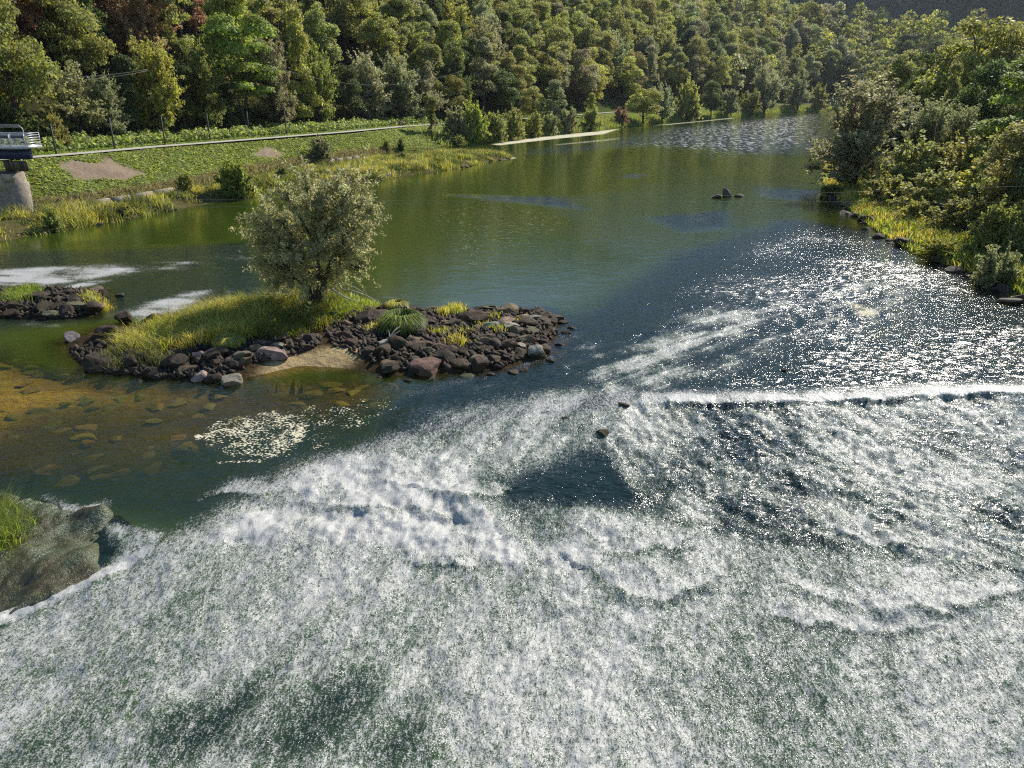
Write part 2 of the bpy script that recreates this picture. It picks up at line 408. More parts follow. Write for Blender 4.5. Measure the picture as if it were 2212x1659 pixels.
# ------------------------------------------------------------------ river surface
def soft(X, Y, pts, w, z=0.0): return sstep(-w, w, psd(X, Y, poly(pts, z)))
def river():
    ys = np.concatenate([np.geomspace(7.5, 62, 640), np.geomspace(62.25, 720, 190)])
    X, Y = fan_grid(ys, 620, 0.74, 3.0)
    lvl = water_level(X, Y); s = crest_s(X, Y)
    big = fbm(X * .35, Y * .16, 3, 60); mid = fbm(X * 1.1 + Y * .3, Y * .55, 3, 61)
    strk = fbm((X * .9 - Y * .42) * 1.5, (Y * .9 + X * .42) * .16, 4, 62)          # streaks along the flow
    # ---- froth, plus glint and shade painted through the same mask
    foam = np.zeros(X.shape)
    main = soft(X, Y, [(-500, 1480), (20, 1345), (130, 1300), (250, 1245), (420, 1168), (600, 1060), (850, 960), (980, 960), (1060, 1060), (1110, 1085), (1250, 1090), (1450, 1110), (1700, 1150), (2000, 1180), (2212, 1240), (2700, 1280), (2900, 2100), (-900, 2100)], 0.7, -0.5)
    foam = np.maximum(foam, main * (0.55 + 0.34 * (big - .5) + 0.34 * (strk - .5)))
    dense = soft(X, Y, [(330, 1240), (430, 1175), (560, 1090), (650, 1020), (830, 985), (950, 970), (1040, 1010), (1065, 1090), (1150, 1130), (1300, 1150), (1480, 1240), (1300, 1230), (1100, 1220), (800, 1200), (520, 1210)], 0.9, -0.4)
    foam = np.maximum(foam, dense * (0.76 + 0.6 * (mid - .5)))
    upr = soft(X, Y, [(860, 950), (900, 860), (1000, 830), (1120, 800), (1230, 730), (1420, 690), (1560, 640), (1760, 610), (1960, 610), (1960, 690), (1700, 740), (1560, 810), (1400, 870), (1330, 900), (1250, 960), (1080, 1010), (960, 980)], 1.3)
    al = X * .78 + Y * .62; ac = -X * .62 + Y * .78
    strk2 = fbm(al * .22, ac * 1.5, 4, 63)
    foam = np.maximum(foam, upr * np.clip(0.14 + 1.5 * (strk2 - .52) + .6 * (mid - .5), 0, .6))
    near_upr = soft(X, Y, [(830, 960), (950, 890), (1150, 850), (1330, 830), (1400, 850), (1330, 900), (1290, 960), (1100, 1010), (960, 1040)], 1.0)
    foam = np.maximum(foam, near_upr * (0.45 + 0.7 * (strk - .5)))
    hole = soft(X, Y, [(1070, 1060), (1110, 1010), (1250, 985), (1340, 990), (1380, 1060), (1300, 1100), (1180, 1130), (1110, 1110)], 1.2, -0.4)
    foam *= 1 - 0.55 * hole * (.25 + 1.6 * (mid - .25))
    chute = soft(X, Y, [(1320, 905), (1370, 878), (1640, 876), (1900, 866), (2212, 856), (2800, 845), (2800, 1250), (2212, 1190), (2000, 1170), (1700, 1130), (1400, 1090), (1330, 1000), (1290, 960)], 0.8, -0.3)
    cm = sstep(.2, .8, chute); foam = foam * (1 - cm) + cm * np.maximum(foam * .5, 0.40 + 0.6 * (mid - .5) + .5 * (big - .5))  # aerated water, thickened so its white specks also paint the sun glints
    dark = soft(X, Y, [(120, 1700), (220, 1600), (420, 1560), (560, 1530), (800, 1500), (900, 1560), (1000, 1700)], 0.6, -1.2)
    foam -= 0.26 * dark * sstep(.35, .6, big)
    # sun glint on the sheet above the intact crest, painted white as foam
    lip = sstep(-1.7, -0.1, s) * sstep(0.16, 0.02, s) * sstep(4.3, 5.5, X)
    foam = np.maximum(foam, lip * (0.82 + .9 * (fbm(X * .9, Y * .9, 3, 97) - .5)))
    # riffles behind the islands
    for pts, wdt, a in (([(-60, 588), (90, 578), (230, 572), (300, 578), (220, 598), (110, 618), (-60, 632)], .7, .95), ([(130, 622), (190, 607), (236, 606), (200, 616), (150, 626)], .3, .95),
                        ([(245, 682), (330, 652), (400, 632), (450, 628), (430, 645), (390, 668), (330, 692)], .5, 1.0), ([(60, 700), (110, 685), (190, 688), (120, 705)], .4, .4), ([(230, 580), (420, 560), (560, 545), (560, 556), (420, 578), (260, 592)], .7, .34), ([(420, 640), (540, 610), (600, 640), (560, 650)], .6, .22)):
        foam = np.maximum(foam, soft(X, Y, pts, wdt * 1.6) * (a - .15 + 1.6 * (fbm(X * .35, Y * 1.1 + X * .15, 4, 99) - .5) + .6 * (mid - .5)))
    # falls through the notches of the left part
    for pts, a in (([(100, 1072), (170, 1098), (225, 1082), (228, 1098), (190, 1112), (140, 1106)], .95), ([(232, 1130), (262, 1138), (300, 1140), (345, 1155), (335, 1185), (280, 1215), (238, 1212), (252, 1170)], 1.0)):
        foam = np.maximum(foam, soft(X, Y, pts, .3) * (a - .2 + 1.2 * (fbm(X * 3 + Y, Y * 2, 3, 95) - .5)))
    # long white seam along the foot of the mossy apron
    seam, _ = seg_dist(X, Y, poly([(10, 1342), (130, 1302), (250, 1248), (320, 1215)], -.45))
    foam = np.maximum(foam, sstep(.45, .05, seam) * .95)
    foam = np.clip(foam, 0, 1)
    # ---- ripple strength
    rip = np.full(X.shape, 0.42)
    rough = soft(X, Y, [(850, 900), (1120, 760), (1330, 650), (1500, 550), (1720, 480), (1850, 500), (2100, 600), (2300, 680), (2300, 850), (1370, 868), (850, 950)], 3.5)
    rip += 2.6 * rough
    rip += 0.6 * soft(X, Y, [(700, 830), (1300, 800), (2300, 700), (2300, 860), (1370, 868), (600, 1050)], 2)
    glit = .22 * soft(X, Y, [(1330, 318), (1420, 280), (1600, 262), (1765, 246), (1775, 305), (1720, 322), (1560, 345), (1480, 325)], 14)
    rip += 1.6 * soft(X, Y, [(1150, 330), (1500, 262), (1765, 238), (1775, 320), (1700, 335), (1450, 312)], 12)
    rip += 1.4 * soft(X, Y, [(-50, 545), (300, 535), (560, 520), (620, 640), (380, 670), (230, 690), (-50, 720)], 2)
    for pp in ([(1335, 382), (1370, 373), (1400, 378), (1370, 386)], [(1400, 470), (1560, 455), (1570, 490), (1480, 500)], [(1640, 405), (1760, 410), (1770, 435), (1650, 425)], [(950, 420), (1200, 425), (1260, 450), (1150, 440)]):
        rip += 1.5 * soft(X, Y, pp, 1.5)
    rip += 0.35 * sstep(.5, .62, fbm(X * .05, Y * .025, 3, 70))
    pool = soft(X, Y, [(-300, 760), (150, 800), (600, 830), (850, 830), (830, 940), (600, 1045), (420, 1150), (300, 1130), (-300, 1060)], 1.2)
    rip = rip * (1 - pool) + 1.7 * pool
    rip = np.where(s > 0.05, 3.4, rip); rip += 2.2 * chute
    glitb = .24 * soft(X, Y, [(1100, 770), (1300, 690), (1500, 610), (1640, 520), (1760, 480), (1900, 540), (2060, 600), (2230, 680), (2400, 700), (2400, 840), (1370, 866), (1150, 860)], 3.0) * (.35 + .9 * sstep(.35, .65, fbm(X * .12, Y * .2, 3, 98)))
    glitb = np.maximum(glitb, .26 * chute)
    # ---- clear shallows
    amb = sstep(-1.6, 2.2, psd(X, Y, AMBER)); sh_ = shelf(X, Y)
    shal = np.maximum(.80 * amb, sh_ * (.52 + .5 * (fbm(X * .5, Y * .5, 3, 96) - .35))) + .16 * pool * (1 - sh_)
    dlw, slw = seg_dist(X, Y, LW); drw, srw = seg_dist(X, Y, RW)
    shal = np.maximum(shal, 0.55 * sstep(4, 0.5, np.abs(drw)) * (Y < 95))
    isd = psd(X, Y, ISL); shal = np.maximum(shal, .7 * sstep(-1.5, -.2, isd)); shal = np.maximum(shal, .6 * sstep(-1.2, -.2, psd(X, Y, ISL2)))
    shal *= (s < 0.3)
    # ---- scum
    scum = np.full(X.shape, -1.0)
    def sc_(pts, wdt, a, z=0.0):
        nonlocal scum
        scum = np.maximum(scum, soft(X, Y, pts, wdt, z) * (a + 1) - 1)
    sc_([(565, 890), (600, 880), (615, 895), (590, 908)], .5, .85); sc_([(610, 935), (660, 905), (682, 915), (670, 950), (635, 975), (615, 958)], .6, .86)
    sc_([(400, 950), (430, 910), (560, 880), (690, 885), (690, 950), (640, 1000), (480, 1000)], .8, .42); sc_([(410, 940), (440, 935), (450, 945), (420, 952)], .2, .8); sc_([(450, 995), (560, 990), (600, 1000), (470, 1005)], .2, .6)
    sc_([(600, 870), (850, 840), (900, 880), (700, 990), (640, 990)], 1.0, .22)
    sc_([(1800, 650), (1850, 645), (1930, 680), (1900, 690), (1840, 690)], .9, .58)
    sc_([(1050, 312), (1150, 297), (1270, 285), (1350, 276), (1310, 290), (1200, 301), (1080, 315)], 2.0, .85); sc_([(1180, 312), (1300, 300), (1380, 292), (1330, 304), (1200, 316)], 2.5, .45)
    sc_([(1390, 272), (1500, 262), (1600, 252), (1590, 256), (1450, 270)], 2.0, .6); sc_([(1060, 341), (1105, 336), (1125, 342), (1080, 347)], 1.2, .8)
    sc_([(830, 460), (960, 420), (1200, 430), (1350, 480), (1100, 640), (860, 620)], 6, .10)
    sc_([(560, 420), (700, 404), (700, 410), (560, 428)], .8, .1)
    # ---- real relief
    fl = (X * .91 - Y * .41); fa = (Y * .91 + X * .41)
    rough_h = (fbm(fl * 1.6, fa * .8, 3, 81) - .5) * .30 + (fbm(fl * 6, fa * 3.2, 3, 82) - .5) * .13
    ridge = np.abs(fbm(fl * .8, fa * .5, 3, 83) - .5) * -.7 + .12
    lowq = sstep(0.05, 1.2, s)
    Z = lvl + lowq * (rough_h * (.35 + .75 * foam) + ridge * (.35 * sstep(.3, .9, foam)))
    Z += 0.5 * dense * (fbm(X * 1.3, Y * 1.0, 3, 84) - .45) * .6
    # standing wave rolls: (photo polyline, height, width)
    for pts, hh, ww in (([(930, 1085), (1000, 1098), (1055, 1085)], .38, .35), ([(1270, 1150), (1320, 1175), (1380, 1195), (1470, 1165)], .34, .38), ([(1290, 1230), (1360, 1262), (1440, 1275), (1530, 1240)], .42, .4), ([(1760, 1255), (1830, 1275), (1950, 1290), (2060, 1285), (2180, 1250)], .36, .38), ([(890, 1215), (950, 1235), (1010, 1230)], .26, .3), ([(740, 1120), (850, 1115), (960, 1130)], .22, .35), ([(520, 1110), (640, 1100), (740, 1120)], .2, .35),
                        ([(1830, 1140), (1900, 1165), (1990, 1172)], .22, .22), ([(1700, 1300), (1850, 1330), (1980, 1325)], .18, .4)):
        wx = (fbm(X * 1.1, Y * 1.1, 3, 92) - .5) * .7; wy = (fbm(X * 1.1, Y * 1.1, 3, 93) - .5) * .8; hh *= .36
        q, sg = seg_dist(X + wx, Y + wy, poly(pts, -.6))
        side = q * sg                                    # + is upstream
        ww *= 1.35; prof = np.where(side > 0, np.exp(-(side / (2.2 * ww)) ** 2), np.exp(-(side / (.55 * ww)) ** 2))
        Z += hh * prof * (.6 + 1.6 * (mid - .5))
        foam = np.maximum(foam, np.where(side > -.1, .70, .2) * prof * sstep(.15, .6, prof))
        foam = np.where((side < 0) & (side > -ww * 1.1), foam * (.62 + .38 * np.clip(-side / ww, 0, 1)), foam)  # thinner foam paints the shadow beneath each roll
    # broken lip of the crest on the right, slow swell in the upper river
    Z += sstep(-.5, .0, s) * sstep(1.2, .1, s) * sstep(4, 6, X) * (fbm(X * 2.2, Y * .5, 3, 85) - .5) * .22
    Z += chute * (fbm(X * 2.4 + Y * .6, Y * 1.5, 3, 86) - .5) * .26
    Z += (s < .1) * rip * ((fbm(X * .8, Y * .9, 2, 87) - .5) * .016 + (fbm(X * 2.4, Y * 3, 2, 88) - .5) * .008) * sstep(140, 60, Y)
    Z += upr * (fbm(fl * 1.3, fa * .7, 3, 89) - .5) * .16
    # under the apron the water dives below the moss
    Z -= 1.2 * sstep(.6, 1.3, psd(X, Y, APRON))
    keep = ~(((dlw * slw) > 6) | ((-drw * srw) > 6))
    F = grid_faces(*X.shape)
    kf = keep.ravel(); F = F[kf[F].any(1)]
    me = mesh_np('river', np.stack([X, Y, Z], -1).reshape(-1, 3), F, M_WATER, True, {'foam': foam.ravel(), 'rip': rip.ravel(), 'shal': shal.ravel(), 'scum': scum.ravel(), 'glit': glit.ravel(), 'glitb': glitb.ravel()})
    o = obj('river', me)
    tag(o, 'green river sliding over a low weir into white foaming rapids', 'river', kind='structure')
APRON = poly([(-500, 1062), (0, 1074), (90, 1080), (170, 1106), (258, 1112), (268, 1130), (245, 1165), (232, 1212), (250, 1238), (130, 1298), (10, 1340), (-500, 1475)], -.25)
river()

# mossy weir apron, lower left
def apron():
    y = np.linspace(12.5, 22, 150); x = np.linspace(-24, -6.5, 260)
    X, Y = np.meshgrid(x, y)
    q = psd(X, Y, APRON); s = crest_s(X, Y)
    sc_ = np.clip(s, -1, 7); z = 0.04 - 0.03 * sc_ - 0.030 * sc_ ** 2
    z += (fbm(X * .8, Y * .8, 4, 90) - .5) * .45 + (fbm(X * 5 - Y * 2, Y * 2.2, 3, 91) - .5) * .14
    z = np.where(q < .35, z - (0.35 - q) * 1.6, z)
    # rounded mossy shoulder beside the gap
    b = np.array(at(235, 1108, 0)[:2]); r2 = ((X - b[0]) / .75) ** 2 + ((Y - b[1]) / .42) ** 2
    z += .28 * np.exp(-r2)
    n = np.array(at(165, 1098, 0)[:2]); r2 = ((X - n[0]) / .7) ** 2 + ((Y - n[1]) / .6) ** 2
    z -= .22 * np.exp(-r2)
    t = NT('wet_moss'); co = t.n('TexCoord').outputs['Object']
    n1 = t.noise(co, .8, 5, .6); n2 = t.noise(co, 9, 4, .7, .5); n3 = t.noise(co, 30, 3, .7)
    c = t.mixc(t.rng(n1, .38, .62), (.055, .042, .013, 1), (.036, .064, .015, 1))
    c = t.mixc(t.rng(n2, .45, .75), c, (.085, .085, .032, 1))
    c = t.mixc(t.math('MULTIPLY', t.rng(n3, .56, .64), t.rng(n1, .46, .62)), c, (.55, .58, .52, 1))  # pale flecks: sun sparkle on the water film, put into the colour
    bp = t.n('Bump', {'Height': t.math('ADD', t.math('MULTIPLY', n2, .05), t.math('MULTIPLY', n3, .022)), 'Distance': 1.0}).outputs[0]
    m = t.done(t.n('BsdfPrincipled', {'Base Color': c, 'Roughness': .38, 'Specular IOR Level': .5, 'Normal': bp}).outputs[0])
    F = grid_faces(*X.shape); k = (q > -1.0).ravel(); F = F[k[F].all(1)]
    o = obj('weir_apron', mesh_np('weir_apron', np.stack([X, Y, z], -1).reshape(-1, 3), F, m, True))
    tag(o, 'mossy wet weir slope at the lower left with a water film', 'weir')
apron()

# far hill in the shade
def far_hill():
    x = np.linspace(-100, 1500, 260); y = np.linspace(760, 1250, 90)
    X, Y = np.meshgrid(x, y)
    d = Y - 800 - 60 * (fbm(X * .006, X * 0 + 3, 3, 100) - .5)
    z = 1.05 * np.clip(d, 0, 210) + .3 * np.clip(d - 210, 0, 400) + 34 * (fbm(X * .02, Y * .02, 4, 101) - .5) + 9 * (fbm(X * .12, Y * .12, 3, 102) - .5)
    t = NT('shaded_wooded_hill'); co = t.n('TexCoord').outputs['Object']
    n1 = t.noise(co, .10, 6, .7); n2 = t.noise(co, .012, 3)
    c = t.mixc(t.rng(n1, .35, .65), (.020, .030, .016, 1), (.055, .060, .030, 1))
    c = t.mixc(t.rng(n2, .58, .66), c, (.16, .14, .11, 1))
    bp = t.n('Bump', {'Height': n1, 'Distance': 6.0}).outputs[0]
    m = t.done(t.n('BsdfPrincipled', {'Base Color': c, 'Roughness': .95, 'Normal': bp}).outputs[0])
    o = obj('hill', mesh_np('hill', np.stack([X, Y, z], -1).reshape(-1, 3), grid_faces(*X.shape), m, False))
    tag(o, 'dark blue shaded hillside rising beyond the far wood', 'hill', kind='structure')
far_hill()

# path
def ribbon(P, wdt, z):
    P = np.array(P); d = np.gradient(P, axis=0); d /= np.linalg.norm(d, axis=1)[:, None]
    nrm = np.stack([-d[:, 1], d[:, 0]], 1)
    a = P + nrm * wdt / 2; b = P - nrm * wdt / 2
    V = np.vstack([np.c_[a, np.full(len(P), z)], np.c_[b, np.full(len(P), z)]]); n = len(P)
    return V, [[i + n, i + n + 1, i + 1, i] for i in range(n - 1)]
def densify(P, step):
    out = [P[0]]
    for a, b in zip(P[:-1], P[1:]):
        k = max(1, int(np.linalg.norm(b - a) / step)); out += [a + (b - a) * i / k for i in range(1, k + 1)]
    return np.array(out)
V, F = ribbon(densify(PTH, 6), 2.6, 4.10)
tag(obj('path', mesh_np('path', V, F, M_PATH)), 'pale gravel path along the top of the grassy bank', 'path', kind='structure')

# ------------------------------------------------------------------ foliage meshes
def leaf_mesh(name, C, N, size, aspect=1.7, var=None, mat=None, col=None):
    """one diamond-ish leaf card per centre"""
    n = len(C); size = np.broadcast_to(size, (n,))
    N = N / (np.linalg.norm(N, axis=1)[:, None] + 1e-9)
    r = rng.normal(size=(n, 3)); U = np.cross(N, r); U /= np.linalg.norm(U, axis=1)[:, None] + 1e-9; W = np.cross(N, U)
    a = U * size[:, None] * .5 * math.sqrt(aspect); b = W * size[:, None] * .5 / math.sqrt(aspect)
    k = N * size[:, None] * .12
    V = np.stack([C - a, C + b - k, C + a, C - b - k], 1).reshape(-1, 3)
    F = np.arange(4 * n).reshape(n, 4)
    var = rng.random((n, 3)) if var is None else var
    at_ = {'var': np.repeat(var, 4, 0)}
    if col is not None: at_['Col'] = np.repeat(col, 4, 0)
    return mesh_np(name, V, F, mat or M_LEAF, False, at_)

def rand_dir(n):
    d = rng.normal(size=(n, 3)); return d / np.linalg.norm(d, axis=1)[:, None]
def crown(name, prof, H, base, nclump, clump_r, nleaf, lsize, aspect=1.7, up=0.25, flat=1.0, lean=None, hollow=.55, drop=0):
    """prof(t)->radius for t in 0..1 between base and H. Returns mesh and clump centres"""
    cs = []
    while len(cs) < nclump:
        t = rng.random(); r = prof(t)
        if rng.random() > (r / 4.5 + .15): continue
        a = rng.random() * 2 * math.pi; q = math.sqrt(rng.random() * .75 + .25) * max(r - clump_r * .45, .1)
        q *= .85 + .3 * rng.random()
        cs.append((q * math.cos(a), q * math.sin(a), base + t * (H - base)))
    cs = np.array(cs); rad = clump_r * rng.uniform(.55, 1.25, nclump)
    tone = rng.uniform(0, 1, nclump)
    pk = rad ** 2 / (rad ** 2).sum(); idx = rng.choice(nclump, nleaf, p=pk)
    d = rand_dir(nleaf); d[:, 2] = np.where(d[:, 2] < -.4, -d[:, 2] * .6, d[:, 2])
    rr = rad[idx] * (hollow + (1.22 - hollow) * rng.random(nleaf) ** .8)
    C = cs[idx] + d * rr[:, None] * np.array([1, 1, .8 * flat])
    if drop: C[:, 2] -= drop * rng.random(nleaf) ** 2
    if lean is not None: C[:, :2] += np.array(lean) * (C[:, 2:3] / H) ** 1.3
    N = d * .8 + rand_dir(nleaf) * .8 + np.array([0, 0, up])
    var = np.stack([np.clip(.5 * rng.random(nleaf) + .5 * tone[idx], 0, 1), np.clip(.6 * rng.random(nleaf) + .4 * tone[idx][::1], 0, 1), rng.random(nleaf)], 1)
    return leaf_mesh(name, C, N, lsize * rng.uniform(.7, 1.3, nleaf), aspect, var), cs
def trunk_mesh(name, H, r0, targets, nb=7, forks=1, bend=.3, low=.25):
    mb = MB()
    tops = []
    for k in range(forks):
        a = rng.random() * 6.28
        ex = (0 if forks == 1 else bend * H * .35) * math.cos(a); ey = (0 if forks == 1 else bend * H * .35) * math.sin(a)
        pts = [(0, 0, -.4)]
        for i in range(1, 6):
            t = i / 5
            pts.append((ex * t + rng.normal() * .03 * H * t * .6, ey * t + rng.normal() * .03 * H * t * .6, H * .86 * t))
        mb.tube(pts, [r0 * (1.25 - .95 * i / 5) * (1 if forks == 1 else .7) for i in range(6)], 6)
        tops.append(pts)
    if len(targets):
        for j in rng.choice(len(targets), min(nb, len(targets)), replace=False):
            c = targets[j]; pts = tops[int(rng.integers(len(tops)))]
            zz = max(low * H, c[2] - .3 * H * rng.uniform(.6, 1.2)); i = min(4, max(1, int(zz / (H * .86) * 5)))
            p0 = np.array(pts[i]); mid_ = (p0 + c) / 2 + np.array([0, 0, .04 * H])
            mb.tube([p0, mid_, c], [r0 * .42, r0 * .25, r0 * .07], 4)
    return mb.mesh(name, M_BARK, True)

PROTO = {}
def proto(kind, n, build):
    PROTO[kind] = [build(i) for i in range(n)]
def P_round(i):
    c, cs = crown('crown', lambda t: 4.3 * math.sqrt(max(0, 1 - (2 * t - 1.0) ** 2)) * (1.0 - .15 * t) + .3, 12, 2.4, 30, 1.55, 11000, .30)
    return c, trunk_mesh('trunk', 12, .24, cs, 8), 12, 4.6
def P_tall(i):
    c, cs = crown('crown', lambda t: 3.0 * (math.sin(math.pi * min(1, t * .9 + .1)) ** .7) + .2, 15, 3.0, 30, 1.35, 10000, .30)
    return c, trunk_mesh('trunk', 15, .24, cs, 7), 15, 3.4
def shoots(name, H, prof, nlimb, nshoot, nl, lsize, aspect, base=.15, shoot_len=.8, grav=.3, spread=.6, rise=.35, fork_t=.3):
    """limbs from the stool to the envelope, leafy shoots along each limb"""
    C, N, T = [], [], []; mb = MB()
    for k in range(nlimb):
        t = (rng.random() ** .8) * (1 - base) + base; a = rng.random() * 6.283; r = prof(t) * math.sqrt(rng.uniform(.25, 1))
        end = np.array([r * math.cos(a), r * math.sin(a), t * H]); f = np.array([end[0] * .12, end[1] * .12, min(fork_t * H, .6 * end[2])]) * rng.uniform(.5, 1.1)
        m = (f + end) / 2 + np.array([0, 0, .05 * H]) + rng.normal(size=3) * .03 * H; tone = rng.random()
        rr0 = .011 * H; mb.tube([(0, 0, -.3), f, m, end], [rr0 * 1.8, rr0 * 1.1, rr0 * .7, rr0 * .2], 4)
        u = rng.uniform(.3, 1.05, nshoot)[:, None]; c0 = (1 - u) ** 2 * f + 2 * u * (1 - u) * m + u * u * end
        out = (end - f) / (np.linalg.norm(end - f) + 1e-6)
        d = out * .6 + rng.normal(size=(nshoot, 3)) * spread + np.array([0, 0, rise]); ln = shoot_len * rng.uniform(.5, 1.2, (nshoot, 1))
        s_ = rng.random((nshoot, nl, 1))
        pts = c0[:, None] + d[:, None] * ln[:, None] * s_ + np.array([0, 0, -grav]) * ln[:, None] * s_ ** 2 + rng.normal(size=(nshoot, nl, 3)) * .09 * shoot_len
        pts = pts.reshape(-1, 3); pts[:, 2] = np.maximum(pts[:, 2], .05); q = len(pts)
        C.append(pts); N.append(rand_dir(q) + np.array([0, 0, .35])); T.append(np.clip(np.repeat(rng.random(nshoot), nl) * .6 + tone * .4, 0, 1))
    C = np.vstack(C); N = np.vstack(N); T = np.concatenate(T); n = len(C)
    var = np.stack([np.clip(.5 * rng.random(n) + .5 * T, 0, 1), np.clip(.7 * rng.random(n) + .3 * T, 0, 1), rng.random(n)], 1)
    return leaf_mesh(name, C, N, lsize * rng.uniform(.65, 1.35, n), aspect, var), mb.mesh('stem', M_BARK, True)
def P_willow(i):
    c, t_ = shoots('crown', 8.6, lambda t: 3.3 * (math.sin(math.pi * min(1, .24 + .70 * t)) ** .6), 46, 15, 22, .215, 2.4, .12, 1.25, .35, .5, .45, .22)
    return c, t_, 9, 4.0
def P_bush(i):
    c, t_ = shoots('foliage', 2.9, lambda t: 2.1 * math.sqrt(max(.05, 1 - t ** 2 * .9)), 40, 12, 20, .17, 1.8, .08, .62, .35, .55, .35, .2)
    return c, t_, 3.3, 2.6
def P_column(i):
    c, cs = crown('crown', lambda t: 1.25 + .3 * math.sin(9 * t + i), 9, .2, 26, .85, 7000, .25)
    return c, trunk_mesh('trunk', 9, .2, cs, 4), 9, 1.9
def P_cone(i):
    c, cs = crown('crown', lambda t: 2.5 * (1 - t) ** .8 + .25, 10, 1.0, 30, .95, 7500, .25)
    return c, trunk_mesh('trunk', 10, .18, cs, 7), 10, 2.9
def P_acacia(i):
    c, cs = crown('crown', lambda t: 4.2 * math.sqrt(max(0, 1 - (1.6 * t - .75) ** 2)), 11, 3.0, 34, 1.5, 11000, .28, 2.4, .9, .55)
    return c, trunk_mesh('trunk', 11, .18, cs, 11, 2, .5, .3), 11, 4.6
def P_sparse(i):
    c, cs = crown('crown', lambda t: 2.9 * (math.sin(math.pi * (.1 + .85 * t)) ** .8), 15, 4.0, 30, 1.1, 5500, .28, hollow=.3)
    return c, trunk_mesh('trunk', 15, .21, cs, 14, 2, .3, .35), 15, 3.6
proto('round', 4, P_round); proto('tall', 4, P_tall); proto('willow', 3, P_willow); proto('bush', 4, P_bush)
proto('column', 2, P_column); proto('cone', 2, P_cone); proto('acacia', 2, P_acacia); proto('sparse', 3, P_sparse)

GREENS = {
    'olive green': (0.274, 0.288, 0.089),
    'yellow green': (0.370, 0.391, 0.105),
    'bright green': (0.230, 0.297, 0.071),
    'dark green': (0.106, 0.143, 0.047),
    'grey green': (0.291, 0.303, 0.152),
    'rust brown': (0.325, 0.215, 0.121),
    'golden olive': (0.319, 0.330, 0.110),
    'silvery green': (0.336, 0.352, 0.189),
}
def jit(c, a=.12):
    k = 1 + R.uniform(-a, a)
    return tuple(max(.005, v * k * (1 + R.uniform(-a, a) * .5)) for v in c) + (1,)
def plant(name, kind, loc, h, wd, colour, label, cat='tree', group=None, rz=None, tilt=0):
    crown_me, trunk_me, H0, W0 = R.choice(PROTO[kind])
    e = bpy.data.objects.new(name, None); COL.objects.link(e); e.empty_display_size = .3
    e.location = loc; e.rotation_euler = (tilt, 0, R.uniform(0, 6.28) if rz is None else rz)
    e.scale = (wd / W0, wd / W0, h / H0)
    c = obj('foliage' if cat in ('bush', 'shrub') else 'crown', crown_me, e); c.color = jit(GREENS[colour] if isinstance(colour, str) else colour)
    obj('stem' if cat in ('bush', 'shrub') else 'trunk', trunk_me, e)
    return tag(e, label, cat, group)
def gz(x, y): return float(ground_z(np.array([x]), np.array([y]))[0])
def to_px(p):
    dx, dy, dz = p[0], p[1], p[2] - CAM_H
    f = dy * math.cos(PITCH) - dz * math.sin(PITCH); u = dy * math.sin(PITCH) + dz * math.cos(PITCH)
    return 1106 + FOC * dx / f, 829.5 - FOC * u / f
def ground_hit(px, py):
    """first meeting of the view ray with the land"""
    a = (px - 1106) / FOC; b = (829.5 - py) / FOC
    d = np.array([a, math.cos(PITCH) + b * math.sin(PITCH), -math.sin(PITCH) + b * math.cos(PITCH)])
    t = np.geomspace(15, 900, 700)
    x = d[0] * t; y = d[1] * t; z = CAM_H + d[2] * t
    k = np.argmax(z <= ground_z(x, y) + .02)
    return (x[k], y[k], float(ground_z(x[k:k + 1], y[k:k + 1])[0]))

def plant_px(name, kind, px, py, top, wpx, colour, label, cat='tree', group=None, **kw):
    """base pixel, top pixel row and width in pixels, planted where that base stands"""
    x, y, z = ground_hit(px, py)
    dist = math.hypot(y, CAM_H - z) / 1.0
    h = (py - top) / FOC * y * 1.04; wd = wpx / FOC * y / 2
    return plant(name, kind, (x, y, z - .1), h, wd, colour, label, cat, group, **kw)

